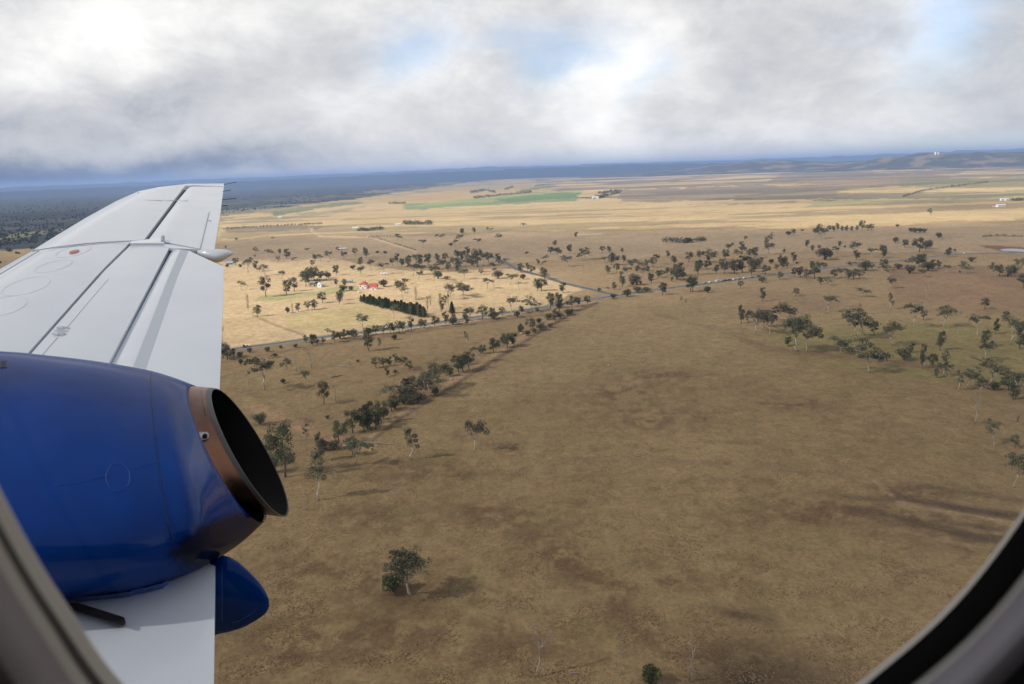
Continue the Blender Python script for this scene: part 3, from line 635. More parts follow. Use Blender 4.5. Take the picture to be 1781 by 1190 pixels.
grove('6', 'on the verge left of the junction', 'trees on the verge left of the junction',
 '25,653,84,E 150,702,92 232,692,96,B 300,692,84,B 372,672,66,B 430,655,124,A 502,652,54,B 577,642,112,A 622,642,64,D 700,622,120,B 760,642,140,B,.9 852,612,84,B 890,602,64,B 957,592,62,B,.9 735,712,84,B 652,732,94,D 842,662,44,G 610,500,92,B 640,500,94,B 660,422,92,B,1.1 790,512,76,B 485,492,84,D 430,452,76,A,1.3 268,482,84,A,1.2 312,492,60,D 225,390,44,B 320,382,44 103,545,112,A,1.2,1 515,420,40,G 0,600,150,D')
grove('5', 'scattered in the near left paddock', 'trees scattered in the near left paddock',
 '195,1006,44,G,.7 360,1182,250,A,.9,3 430,955,30,G 520,1082,124,A,.8,2 575,1052,130,D 680,1032,150,D 637,1142,96,A,.7 490,1138,36,G 245,1150,120,D 1127,1030,80,B 1177,1020,66,B 1222,1016,68,B 1257,992,62,B 1312,1036,96,A,.9 1357,1046,70,B 1200,1087,62,B 1257,1067,28,G 1745,862,94,C 1250,837,38,G 1000,990,20,G')
grove('2', 'in the near left paddock by the dry dam', 'trees by the dry dam',
 '628,493,145,B,.7,3 700,472,130,D 250,612,72,G,1.15 525,702,98,C,1.3 650,578,24,G 545,640,50,D')
grove('2', 'beside the engine exhaust', 'trees beside the engine exhaust',
 '398,925,340,B,.75,1 285,860,130,B 608,830,180,B,.6,2 600,1062,330,C,1.1 330,900,110,G,.6')
grove('2', 'beside the paddock fence near the exhaust', 'trees beside the near end of the fence',
 '720,722,140,B,.9 800,662,145,B,.9 872,655,160,B,.8 908,642,172,B,.8 972,604,138,B,.8 800,792,110,B 822,850,190,A,.9 640,765,66,G 690,760,60,G 935,640,110,B')
grove('2', 'along the middle of the paddock fence', 'trees along the middle of the fence',
 '1030,474,104,A 1052,522,66,G 1102,492,60,G 1150,492,64,G 1112,412,84,B 1152,402,84,B 1218,455,160,A,1.0 1262,424,146,A 1310,394,150,A 1375,324,54,B 1430,302,112,B 1460,300,110,B 1495,282,112,B 1552,238,104,A 1640,184,92,B,1.1 1720,154,94,B 1762,144,84,B 1190,480,70,G 1285,440,50,G')
grove('6', 'along the far end of the paddock fence', 'trees along the far end of the fence',
 '565,774,94,B 497,794,74,B 640,772,54,G 700,752,34,G 600,790,40,G 540,810,40,G 680,700,50,G 770,690,44,G 820,670,50,G')
grove('0', 'in the open near paddock', 'lone trees in the near paddock', '826,786,62,A,.62,5 716,800,62,C,1.2 713,1034,82,A,1.0,6 685,1030,33,Q,1.2')
grove('3', 'at the bottom of the picture', 'trees at the foot of the near paddock', '858,705,252,D,.8 1220,695,186,D,.6 1350,745,100,Q,.8 1535,728,134,D,1.3')
grove('6', 'in the brown field beyond the junction', 'trees in the field beyond the junction',
 '345,152,54 205,192,62 95,108,42,B 177,102,44,B 270,82,24,B 300,92,28 515,62,34 880,132,42,B 540,262,36 730,192,44,B 702,243,50,B 745,282,82,A,1.1 835,242,66,B 830,332,84,A,1.2 910,292,74 942,282,84,A 665,292,44 615,318,40,B 930,372,60,D 660,330,40 1060,237,50,B,1.2 1107,237,50,B 1195,237,38,B 1072,302,44,A,1.4 1120,322,94,B 1150,322,84,A 1205,302,54,B')
grove('6', 'in the belt above the junction highway', 'trees in the belt above the highway',
 '1260,337,54,B 1095,382,64,B 1225,417,92,A,.8 1190,402,40,B 1360,332,54,B 1410,337,74,B 1300,372,50,B 1330,407,84,A 1370,372,50,B 1510,267,48,B 1390,422,50,B 1440,412,60,B 1470,402,50,B 1510,387,54,B 1570,392,84,B 1600,397,100,B 1580,432,70,A 1540,437,40,B 1622,422,54,B 1650,332,70,D 1725,352,66,B')
grove('6', 'on the near verge of the junction', 'trees on the verge of the junction', '1140,492,58,B 1135,552,34,G,1.4 1230,540,56,G,1.2 1300,512,50,G 1362,510,44,G 1472,527,92,B,1.1 1672,507,106,B,1.1 1602,582,52,C 1635,600,50,C 1265,457,22,G 1322,452,22,G 1040,500,28,G')
grove('7', 'in the dark belt above the queue of cars', 'trees above the queue of cars',
 '200,252,66 110,302,84,A,1.1 45,362,84,B 90,332,50,B 165,332,64,A 182,354,66,B 240,354,76,B 280,352,100,B 330,362,84,B 402,360,54,B,1.2 352,322,50,B 225,335,50,B 212,322,40,A 380,305,40,B 310,320,60,B 140,355,50,B 75,330,60,D')
grove('7', 'in the wide field right of the belt', 'trees in the wide field on the right',
 '275,235,54,B 272,262,60,A 295,177,24,B 415,222,88,A,.6 500,247,26,B 480,302,48,B 495,327,34,B 520,322,28,B 430,302,26,G 570,305,15,G 460,337,34,B 690,317,16,G 625,217,44,B 655,237,36,B 690,227,26,B 750,272,38,B 780,267,64,A 800,212,32,B 825,218,14,G 970,272,58,A 885,282,54,B,1.1 1028,272,66,B 1105,242,34,D 1095,192,36,G,.8 1147,217,46,B 1222,242,82,B 1325,166,32,G 1375,267,54,B 1410,243,22,B 1280,40,34,B 1105,108,17,G 1200,137,30,G 1225,137,28,G 1250,137,24,G 1175,133,24,G')
grove('7', 'in the dark grove on the far rise', 'trees of the dark grove on the far rise',
 '550,152,36,B 525,152,26,G 600,142,24,A 670,152,44 700,172,70,A 720,165,50,A 740,132,36,B 765,132,34,B 785,127,44,B 810,130,32,B 835,130,34,B 862,130,30,B 890,128,32,B 918,124,54,B 945,126,34,B 968,122,34,B 690,137,50,B')
grove('7', 'along the right stretch of the highway', 'trees along the right stretch of highway',
 '480,387,44,B 385,402,32,G 270,435,44,B 95,457,36,G 650,332,46,B 560,376,56,B 590,376,60,B 622,382,54,B 665,382,96,B,.9 770,382,54,B 805,378,60,A 842,387,62,B 872,382,56,B 905,387,60,B 695,412,44,B 735,420,46,A,1.2 1030,327,52,B 1060,372,46,A,1.3 1180,322,66,A,1.1 1222,322,74,B 1242,312,66,B 1292,332,54,B 1322,327,46,B 1110,332,34,G 1500,292,28,G,1.4 1440,352,14,G')
grove('7', 'on the shaded slope right of centre', 'trees on the shaded slope',
 '15,452,92,B 385,502,78,B,.8 562,477,48,B,1.1 735,562,102,A,.9,3 915,480,50,A,1.5 1070,434,58,A 1065,547,94,C 1232,375,44,A,1.3 1260,492,84,D 1570,545,62,B 1610,532,54,D 1650,367,62,B 1615,322,28,B 1745,372,112,A,.8 1778,434,84,B 1455,320,34,B')
grove('7', 'in the clump of gums left of the slope', 'trees in the left clump of gums',
 '270,622,104,B,.7,2 305,632,72,C 350,674,140,A,.9 425,682,130,A,.8 385,642,96,A 470,612,112,A 530,612,100,A 575,770,190,A,.9,4 622,772,200,A,.9,1 525,742,50,B,1.2')
grove('7', 'in the middle clump of gums', 'trees in the middle clump of gums',
 '800,782,104,A,1.2 890,702,160,A,.9 920,702,172,A,.9 955,882,190,A,.9,1 1080,737,124,A,.9 980,682,66,B')
grove('7', 'on the right half of the slope', 'trees on the right half of the slope',
 '1195,642,142,A,.8 1245,602,54,B 1355,640,130,A,1.0 1335,767,112,B,.7 1185,777,56,B 1240,862,142,B,.45,2 1295,857,80,B,.7 1355,902,142,C,1.2 1315,912,54,B,.7')
grove('8', 'at the right edge of the picture', 'trees at the right edge',
 '520,165,150,A,1.0 570,240,120,B,.8 642,150,106,B,.6 700,70,70,B 740,220,190,A,.9 795,250,150,B,.9 565,330,140,A,.9 610,500,190,A,1.0 500,480,120,A,1.0 400,520,140,C 625,510,60,G 720,520,100,B,1.1 770,570,180,A,.9 820,520,120,A 508,735,220,D,.7 630,875,180,A,.7 780,750,70,C 765,890,90,B,.7 757,1148,262,A,.7,2 815,1060,90,B,.8')
rr = random.Random(99)
def row(pts, n, dx, dy, h0, h1, kinds, phrase, group):
    t = []
    for i in range(n):
        q = (i+.5+rr.uniform(-.3, .3))/n*(len(pts)-1); k = min(int(q), len(pts)-2); q -= k
        x = pts[k][0]*(1-q)+pts[k+1][0]*q+dx+rr.uniform(-4, 4); y = pts[k][1]*(1-q)+pts[k+1][1]*q+dy+rr.uniform(-3, 3)
        sc_ = max(.35, (y-440)/260); t.append(f"{x:.1f},{y:.1f},{rr.uniform(h0, h1)*sc_:.1f},{rr.choice(kinds)}")
    grove('0', phrase, group, ' '.join(t))
row([(1015,530),(960,560),(900,592),(850,622),(800,655),(740,690),(690,724),(650,752)], 15, -14, -4, 18, 30, 'GBGAB', 'in the undergrowth of the fence row', 'undergrowth along the fence')
row([(540,592),(640,580),(740,568),(860,552),(1000,528)], 13, 0, 4, 22, 34, 'BGGB', 'in the undergrowth below the left highway', 'undergrowth along the left highway')
row([(1060,512),(1150,500),(1330,474),(1460,458),(1620,440)], 12, 0, -9, 40, 70, 'BAG', 'just above the right highway', 'trees just above the right highway')
row([(1060,486),(1150,470),(1260,462),(1340,452)], 14, 0, -8, 42, 66, 'AAB', 'in the scatter above the queue of cars', 'scattered trees above the queue of cars')
row([(440,470),(520,480),(640,470),(760,480),(900,478)], 10, 0, 8, 42, 66, 'AAG', 'in the straw paddock around the homestead', 'scattered trees around the homestead')
row([(1420,470),(1540,466),(1660,470),(1775,478)], 10, 0, 6, 42, 70, 'AGA', 'in the brown slope below the right highway', 'scattered trees below the right highway')
row([(1560,620),(1640,650),(1700,680),(1770,700)], 6, 0, 0, 20, 34, 'BAG', 'in the scrub of the lower right slope', 'scrub of the lower right slope')
# distant shelter belts: each belt reads as one mass
def belt(pts, hpx, n, label, name='tree_belt', seed=1):
    rr = random.Random(seed); vl, fl = [], []
    seg = []
    for i in range(n):
        t = (i+.5)/n*(len(pts)-1); k = min(int(t), len(pts)-2); q = t-k; seg.append((pts[k][0]*(1-q)+pts[k+1][0]*q, pts[k][1]*(1-q)+pts[k+1][1]*q))
    for x, y in seg:
        x += rr.uniform(-.7, .7); h = hgt(x, y, hpx*rr.uniform(.65, 1.15)); g = G(x, y+rr.uniform(-.2, .2)); leaves(vl, fl, Vector((g.x, g.y, h*.52)), h*.55, h*.5, 70, h*.22, rr, .2)
    o = mesh_obj(name, vl, fl, M_leaf['dense']); tag(o, label, 'tree belt', kind='stuff')
belt([(825,346),(870,341),(924,336)], 5, 34, 'thin dark tree belt along the top edge of the green crop', seed=1)
belt([(818,337),(840,333),(862,336)], 5, 18, 'dark trees around the far farm left of the green crop', seed=2)
belt([(878,331),(893,326)], 4, 8, 'short dark windbreak running uphill behind the far farm', seed=3)
belt([(1036,346),(1050,344),(1080,336)], 7, 22, 'dark windbreak beside the white farm shed at the end of the crop', seed=4)
belt([(1041,338),(1079,333)], 5, 18, 'upper dark windbreak behind the white farm shed', seed=14)
belt([(1010,345),(1036,347)], 3, 10, 'low dark scrub trailing left of the white farm shed', seed=5)
belt([(676,355),(706,355)], 4, 14, 'short dark hedge in the plain left of the green crop', seed=6)
belt([(622,402),(640,402),(668,399)], 6, 22, 'dark hedge in front of the far farmhouse beyond the brown field', seed=7)
belt([(704,391),(725,391),(752,391)], 8, 16, 'dark clump of trees right of the far farmhouse', seed=8)
belt([(1152,421),(1190,423),(1200,422),(1228,419)], 9, 22, 'dark shelter belt alone in the brown middle field', seed=9)
belt([(1708,413),(1740,411),(1781,413),(1820,415)], 4, 26, 'low dark hedge behind the farm dam', seed=10)
belt([(1570,343),(1610,332),(1660,325),(1720,318)], 4, 50, 'olive hedge line running up the far right plain', seed=11)
belt([(1060,346),(1180,346),(1310,347)], 2.5, 60, 'thin faint hedge line across the far plain', seed=12)
belt([(388,400),(440,396),(520,392),(560,390)], 4, 40, 'low dark scrub line crossing the left plain', seed=13)
belt([(1620,297),(1700,297),(1781,298)], 2, 50, 'dark hedge line below the far right hill', seed=15)
belt([(1760,350),(1781,349),(1810,349)], 6, 12, 'dark trees behind the far right farm', seed=16)
belt([(640,413),(690,413),(700,414)], 3, 22, 'low scrub beside the pale dirt track', seed=17)
belt([(645,412),(685,424),(724,436)], 3, 26, 'low scrub growing along the pale dirt track', seed=18)
belt([(930,325),(962,321)], 3, 10, 'dark scrub strip on the far rise above the crop', seed=19)
# ================================================================== roads, buildings, vehicles
M_road = mat('bitumen', (.085,.09,.095), .85, noise=(.5, (.12,.125,.13), .4, .7))
M_verge = mat('gravel_verge', (.30,.235,.16), .95, noise=(.3, (.20,.16,.11), .4, .65))
M_paint_w = mat('white_road_paint', (.75,.75,.72), .7)
def road(name, pts, w, z, m_, off=0):
    P = [G(*p) for p in pts]; Q = []
    for i in range(len(P)-1):
        for k in range(8): Q.append(P[i].lerp(P[i+1], k/8))
    Q.append(P[-1]); vs = []
    for _ in range(3): Q = [Q[0]]+[(Q[i-1]+Q[i]+Q[i+1])/3 for i in range(1, len(Q)-1)]+[Q[-1]]
    for i, p in enumerate(Q):
        t = (Q[min(i+1, len(Q)-1)]-Q[max(i-1, 0)]).normalized(); n = Vector((-t.y, t.x, 0)); vs += [p+n*(off+w/2)+Vector((0, 0, z)), p+n*(off-w/2)+Vector((0, 0, z))]
    o = mesh_obj(name, vs, [(2*i, 2*i+1, 2*i+3, 2*i+2) for i in range(len(Q)-1)], m_); tag(o, kind='structure'); return o
HW = [(300,626),(410,606.5),(470,599),(527,591),(572,585),(640,577),(720,567),(800,556),(860,547),(915,539),(980,529),(1028,521),(1065,515),(1120,506.5),(1160,501.5),(1213,495.5),(1280,487),(1343,479),(1428,468),(1500,460),(1526,457),(1568,453),(1624,446),(1676,441.5),(1781,439.5),(1960,436)]
SR = [(840,440),(876,455),(900,469),(930,477),(954,483),(972,490),(995,496),(1032,504),(1050,509),(1072,513)]
road('road_verge', HW, 14, .06, M_verge); road('road', HW, 8, .12, M_road); road('road_edge_line', HW, .25, .15, M_paint_w, 3.4); road('road_edge_line', HW, .25, .15, M_paint_w, -3.4)
road('road_verge', SR, 10, .07, M_verge); road('road', SR, 6.3, .125, M_road)
def road_at(pts, px):
    for a, b_ in zip(pts[:-1], pts[1:]):
        if a[0] <= px <= b_[0]:
            q = (px-a[0])/(b_[0]-a[0]); g = G(a[0]+(b_[0]-a[0])*q, a[1]+(b_[1]-a[1])*q); d = (G(*b_)-G(*a)).normalized(); return g, d
M_carw = mat('white_car_paint', (.80,.80,.80), .3, coat=.5); M_cars = mat('silver_car_paint', (.42,.44,.46), .35, metal=.4, coat=.5); M_card = mat('dark_car_paint', (.02,.024,.03), .3, coat=.5)
M_carr = mat('red_car_paint', (.40,.03,.02), .3, coat=.5); M_caro = mat('orange_truck_paint', (.80,.30,.03), .4); M_cglass = mat('car_glass', (.02,.025,.03), .1); M_tyre = mat('tyre_rubber', (.015,.015,.015), .8)
def car_body(L_=4.5, W_=1.8, van=False):
    h0, h1, h2 = .35, .95, (2.1 if van else 1.48)
    if van: side = [(-L_/2,h0),(L_/2,h0),(L_/2,1.0),(L_/2-.7,1.15),(L_/2-1.2,h2),(-L_/2,h2)]; win = [(L_/2-.78,1.2),(L_/2-1.22,h2-.12),(L_/2-2.2,h2-.12),(L_/2-2.2,1.2)]
    else: side = [(-L_/2,h0),(L_/2,h0),(L_/2,.72),(L_/2-.2,.88),(L_/2-1.25,h1),(.35,h2),(-1.25,h2),(-L_/2+.45,1.0),(-L_/2,.95)]; win = [(L_/2-1.4,h1+.03),(.33,h2-.08),(-1.22,h2-.08),(-L_/2+.6,1.02)]
    def ex(poly, w):
        n = len(poly); return [(x, -w/2, z) for x, z in poly]+[(x, w/2, z) for x, z in poly], [tuple(range(n))[::-1], tuple(range(n, 2*n))]+[(i, (i+1) % n, n+(i+1) % n, n+i) for i in range(n)]
    return ex(side, W_), ex(win, W_+.03)
def make_me(name, vf, m_): me = bpy.data.meshes.new(name); me.from_pydata([tuple(v) for v in vf[0]], [], vf[1]); me.materials.append(m_); return me
wv = MB(); wv.tube([(0,-.12,0),(0,.12,0)], .33, 12); ME_wheel = bpy.data.meshes.new('wheel'); ME_wheel.from_pydata(wv.v, [], wv.f); ME_wheel.materials.append(M_tyre)
CARM = {}
def car(px, pts, m_, label, van=False, L_=4.5, lane=1.8, name='car', group='cars on the highway', free=None):
    if free: g, d = free
    else: g, d = road_at(pts, px)
    n = Vector((-d.y, d.x, 0)); o = empty(name, g+n*lane+Vector((0, 0, .16)), math.atan2(d.y, d.x)); tag(o, label, 'truck' if name == 'truck' else 'car' if name == 'car' else 'van', group)
    key = (van, L_, m_.name)
    if key not in CARM: b1, b2 = car_body(L_, 2.3 if L_ > 6 else 1.85, van); CARM[key] = (make_me('car_body', b1, m_), make_me('car_windows', b2, M_cglass))
    for nm, me in (('body', CARM[key][0]), ('windows', CARM[key][1])): c = bpy.data.objects.new(nm, me); COL.objects.link(c); c.parent = o
    for sx_ in (-1, 1):
        for sy_ in (-1, 1): c = bpy.data.objects.new('wheel', ME_wheel); COL.objects.link(c); c.parent = o; c.location = (sx_*L_*.31, sy_*(.8 if L_ < 6 else 1.05), .33)
    return o
Qp = [(1217.5,M_carw,'white sedan'),(1228,M_cars,'silver sedan'),(1237.5,M_carw,'white hatchback'),(1250,M_carw,'white van'),(1258,M_cars,'silver sedan'),(1264,M_card,'dark sedan'),(1271,M_card,'black hatchback'),(1279,M_carw,'white sedan'),(1288,M_cars,'silver wagon'),(1297,M_carw,'white wagon'),(1309,M_cars,'grey sedan'),(1322,M_card,'dark wagon')]
for i, (px, m_, nm) in enumerate(Qp):
    car(px, HW, m_, f"{nm}, {ORD[i]} {'' if i == 0 else 'from left '}vehicle in the queue on the highway".replace('leftmost vehicle','leftmost vehicle'), van=('van' in nm), L_=5.4 if nm.endswith('van') else 4.5, name='van' if nm.endswith(' van') else 'car')
car(1500.5, HW, M_caro, 'orange truck driving on the highway at the right', True, 7.5, -1.8, 'truck'); car(1676, HW, M_carw, 'white car alone on the far right highway', lane=-1.8)
car(1055, SR, M_carr, 'red car turning near the junction', lane=1.5, free=(G(1055,502), (G(1070,508)-G(1040,500)).normalized())); car(982, HW, M_carw, 'white car among the trees left of the junction'); car(1079, HW, M_cars, 'silver car just right of the junction', lane=-1.8); car(431, HW, M_carw, 'white car on the left highway near the wing')
car(0, None, M_carw, 'white car parked in front of the red-roofed house', lane=0, free=(G(625.6,509.5), Vector((.8,.6,0)).normalized()))
# buildings
M_wwall = mat('white_rendered_wall', (.80,.79,.76), .8, noise=(1.5, (.66,.64,.60), .5, .75)); M_rroof = mat('red_tin_roof', (.48,.085,.05), .55, noise=(1.2, (.34,.07,.05), .45, .7)); M_groof = mat('green_grey_tin_roof', (.26,.33,.30), .5); M_wroof = mat('white_tin_roof', (.75,.77,.80), .4)
M_broof = mat('blue_grey_tin_roof', (.36,.46,.60), .4); M_win = mat('dark_window_glass', (.03,.035,.04), .15); M_gwall = mat('grey_tin_wall', (.42,.43,.41), .6); M_door = mat('brown_door_paint', (.12,.07,.045), .6)
def house(px, py, w, d, hw_, hr, rz, wm, rm, label, cat='house', name='farmhouse', hip=True, group=None, wins=3, chimney=False, parts=True):
    g = G(px, py); o = empty(name, g, rz); tag(o, label, cat, group)
    mb = MB(); mb.box((0, 0, hw_/2), (w, d, hw_)); sub(mb.build('wall', wm), o)
    e_ = .5; a, b_ = w/2+e_, d/2+e_; r = (a-b_ if a > b_ else 0) if hip else a
    vs = [(-a,-b_,hw_),(a,-b_,hw_),(a,b_,hw_),(-a,b_,hw_),(-r,0,hw_+hr),(r,0,hw_+hr)]+[(-a,-b_,hw_-.15),(a,-b_,hw_-.15),(a,b_,hw_-.15),(-a,b_,hw_-.15)]
    rf = mesh_obj('roof', vs, [(0,1,5,4),(2,3,4,5),(3,0,4),(1,2,5),(6,7,1,0),(7,8,2,1),(8,9,3,2),(9,6,0,3),(9,8,7,6)], rm); sub(rf, o)
    if chimney: mb = MB(); mb.box((w*.22, d*.12, hw_+hr*.8), (.8, .8, 1.6)); sub(mb.build('chimney', rm), rf)
    if parts:
        for i in range(wins):
            x = -w/2+w*(i+.5)/wins
            for sy_ in (-1, 1):
                if sy_ < 0 and i == wins//2: mb = MB(); mb.box((x, -d/2-.03, 1.05), (1.2, .08, 2.1)); sub(mb.build('door', M_door), o); continue
                mb = MB(); mb.box((x, sy_*(d/2+.03), hw_*.55), (1.3, .08, 1.3)); wn_ = sub(mb.build('window', M_win), o)
        for sx_ in (-1, 1): mb = MB(); mb.box((sx_*(w/2+.03), 0, hw_*.55), (.08, 1.4, 1.3)); sub(mb.build('window', M_win), o)
    return o
hs_ = house(633.3, 501.5, 8.2, 9, 5.2, 3.2, R(-8), M_wwall, M_rroof, 'two-storey white house with a steep red hipped roof, left of the pair', chimney=True)
house(650.5, 503, 8.0, 7, 3.4, 3.6, R(-8), M_wwall, M_rroof, 'lower white wing with a red roof, right of the two-storey house', chimney=True, hip=False)
house(643, 499.5, 4.5, 5, 2.4, 1.4, R(-8), M_rroof, M_rroof, 'low red-roofed link between the two white buildings', name='covered_walkway', cat='walkway', wins=1)
SHG = 'farm sheds around the homesteads'
house(545, 497.5, 9, 6, 2.8, 1.6, R(-5), M_wwall, M_groof, 'white shed with a green-grey roof, left of the sunny paddock pair', 'shed', 'shed', False, SHG, 2)
house(558.5, 499, 6, 6, 3.4, 2.6, R(60), M_wwall, M_wroof, 'white gabled cottage beside the green-roofed shed', 'cottage', 'cottage', False, SHG, 2)
house(668, 478.5, 8, 4, 2.3, .9, 0, M_wwall, M_wroof, 'small white shed in the paddock behind the red-roofed house', 'shed', 'shed', False, SHG, 2)
house(607, 492, 9, 6, 2.4, 1.0, 0, M_gwall, M_groof, 'low grey shed under the trees left of the red-roofed house', 'shed', 'shed', False, SHG, 2)
house(399.5, 460, 10, 7, 2.8, 1.8, R(10), M_gwall, M_broof, 'shed with a blue-grey roof right of the wing flap edge', 'shed', 'shed', False, SHG, 2)
house(595, 434.5, 16, 6, 2.4, .9, 0, M_gwall, M_wroof, 'long pale shed alone in the brown left field', 'shed', 'shed', False, SHG, 3)
FG = 'far farm buildings on the plain'
for px, py, w, d, h, wm, rm, lb in ((618,398.5,22,10,5,M_wwall,M_wroof,'white far farmhouse at the left end of the dark hedge'),(692,392.5,22,10,5,M_wwall,M_wroof,'white far shed left of the dark tree clump'),(487,380,20,10,5,M_wwall,M_wroof,'tiny white far house beyond the left scrub line'),
    (847,334.5,45,20,10,M_wwall,M_groof,'pale green-roofed far shed among dark trees by the crop'),(862,335.5,24,14,11,M_wwall,M_wroof,'bright white far shed at the top edge of the crop'),(1036,346,42,16,9,M_wwall,M_wroof,'white far shed at the end of the green crop'),
    (1740,360,34,14,6,M_wwall,M_wroof,'white far farmhouse at the right edge of the plain'),(1731,360,16,10,5,M_gwall,M_rroof,'small red-roofed far shed beside the right farmhouse'),(1743,349,16,10,6,M_wwall,M_wroof,'left of two tiny white huts behind the right farmhouse'),(1751,349,16,10,6,M_wwall,M_wroof,'right of two tiny white huts behind the right farmhouse')):
    house(px, py, w*.62, d*.7, h*.75, h*.35, R(8), wm, rm, lb, 'farm building', 'farm_building', False, FG, 3, parts=False)
def far_pt(px, py, dist):
    d = ray(px, py); d = d/Vector((d.x, d.y)).length; return cam0+d*dist
for k, (px, py, w) in enumerate(((1627, 268.2, 28), (1632, 268.4, 20))):
    c = far_pt(px, py, 10150); o = empty('storage_tank', (c.x, c.y, 140 if k == 0 else 138)); tag(o, ('larger' if k == 0 else 'smaller')+' white domed tank on the far right hill', 'tank', 'white tanks on the hill')
    mb = MB(); mb.tube([(0,0,0),(0,0,24)], w/3, 16); sub(mb.build('tank_wall', M_wwall), o)
    mb = MB(); mb.tube([(0,0,24+i*w*.07) for i in range(5)], [w/3*math.cos(i/4*1.5) for i in range(5)], 16); sub(mb.build('dome', M_wroof), o)
# farm dam
M_water = mat('dam_water', (.12,.14,.16), .06)
P = [G(*p, .2) for p in ((1738,434.2),(1746,433),(1760,432.4),(1775,433.2),(1790,435.5),(1830,440),(1800,439.6),(1781,438.2),(1760,437.2),(1744,436.4))]
o = mesh_obj('water', [tuple(p) for p in P], [tuple(range(len(P)))[::-1]], M_water); tag(o, kind='structure')
# rocks, logs, sheet
M_rock = mat('pale_granite', (.46,.40,.33), .9, noise=(1.2, (.30,.26,.22), .4, .65))
def rock(px, py, wpx, label):
    g = G(px, py); s_ = wpx/F*(g-cam0).dot(fwd); bm = bmesh.new(); bmesh.ops.create_icosphere(bm, subdivisions=2, radius=s_/2); rr = random.Random(int(px))
    for v in bm.verts: v.co *= 1+rr.uniform(-.13, .13); v.co.z *= .75; v.co.x *= 1.1
    me = bpy.data.meshes.new('boulder'); bm.to_mesh(me); bm.free(); me.materials.append(M_rock); o = bpy.data.objects.new('boulder', me); COL.objects.link(o); o.location = g+Vector((0, 0, s_*.22)); tag(o, label, 'boulder', 'pale boulders by the fence')
rock(796,652,7,'larger pale boulder by the middle of the paddock fence'); rock(785,661,5,'smaller pale boulder below the larger one by the fence'); rock(889,598,7,'pale boulder between bushy trees near the far fence'); rock(907,581,5,'pale boulder beside the farthest bushy trees of the fence'); rock(656,733,7,'pinkish boulder under the trees at the near fence end'); rock(642,743,5,'small pinkish boulder nearest the exhaust by the fence'); rock(1059,637,4,'tiny white stone on the dark spot in the open paddock')
def log(pts, r_, label, m_=M_dead):
    P = [G(*p)+Vector((0, 0, r_*.9)) for p in pts]; o = empty('fallen_log', P[0]-Vector((0, 0, r_))); tag(o, label, 'log', 'fallen logs')
    mb = MB(); mb.tube([p-o.location for p in P], [r_*(1-.5*i/(len(P)-1)) for i in range(len(P))], 8); sub(mb.build('log_stem', m_), o)
    mb = MB(); q = P[len(P)//2]-o.location
    for a in (.6, 2.4, 4.0): mb.tube([q, q+Vector((math.cos(a)*r_*6, math.sin(a)*r_*6, r_*3))], [r_*.4, r_*.12], 5)
    sub(mb.build('broken_branches', m_), o)
log([(591,637),(602,638),(611,639.5)], .45, 'pale fallen log in the middle of the near left paddock'); log([(576,657),(586,655.5),(596,653)], .35, 'dark fallen log below the pale log in the left paddock', M_barkdk); log([(636,770),(662,772),(688,774)], .30, 'long pale fallen trunk at the near end of the fence')
log([(1645,606),(1657,608.5),(1668,609)], .30, 'pale fallen trunk on the right slope among gums'); log([(1690,622),(1705,628),(1722,637)], .45, 'dark leaning fallen trunk among the right gums', M_barkdk); log([(992,1172),(1001,1171.5),(1011,1172)], .2, 'small pale log near the bottom bare trees'); log([(1700,669),(1712,672),(1722,676)], .35, 'reddish-pale fallen trunk under the right edge gums')
g = G(503,742); M_tarp = mat('faded_orange_tarp', (.62,.22,.14), .7); mb = MB(); rr = random.Random(4)
for i in range(6):
    for j in range(5): pass
vs = [(i*.55-1.5+rr.uniform(-.1,.1), j*.6-1.2, .15+.45*math.sin(i*1.1)*math.sin(j*.8+.5)+rr.uniform(0,.15)) for j in range(5) for i in range(6)]
o = mesh_obj('tarpaulin', vs+[(x, y, z-.12) for x, y, z in vs], [(j*6+i, j*6+i+1, j*6+i+7, j*6+i+6) for j in range(4) for i in range(5)]+[(30+j*6+i, 36+j*6+i, 37+j*6+i, 31+j*6+i) for j in range(4) for i in range(5)], M_tarp); o.location = g; tag(o, 'crumpled faded orange tarpaulin on bare earth by the dry dam', 'tarpaulin')
# fence of the near paddock
FP = [G(*p) for p in FL]; tot = sum((b_-a).length for a, b_ in zip(FP[:-1], FP[1:])); step = tot/96; fe = empty('wire_fence', FP[-1]); tag(fe, 'post and wire fence along the dark edge of the near paddock', 'fence')
pme = None; pos = []; acc = 0
for a, b_ in zip(FP[:-1], FP[1:]):
    l = (b_-a).length
    while acc <= l: pos.append(a.lerp(b_, acc/l)); acc += step
    acc -= l
mbp = MB(); mbp.tube([(0,0,-.2),(0,0,1.25)], .07, 5); pme = bpy.data.meshes.new('post'); pme.from_pydata(mbp.v, [], mbp.f); pme.materials.append(M_dead)
for p in pos: c = bpy.data.objects.new('post', pme); COL.objects.link(c); c.parent = fe; c.location = p-fe.location
mb = MB()
for hz_ in (.4, .8, 1.15): mb.tube([p-fe.location+Vector((0, 0, hz_)) for p in pos], .008, 3)
sub(mb.build('wire', M_bolt), fe)

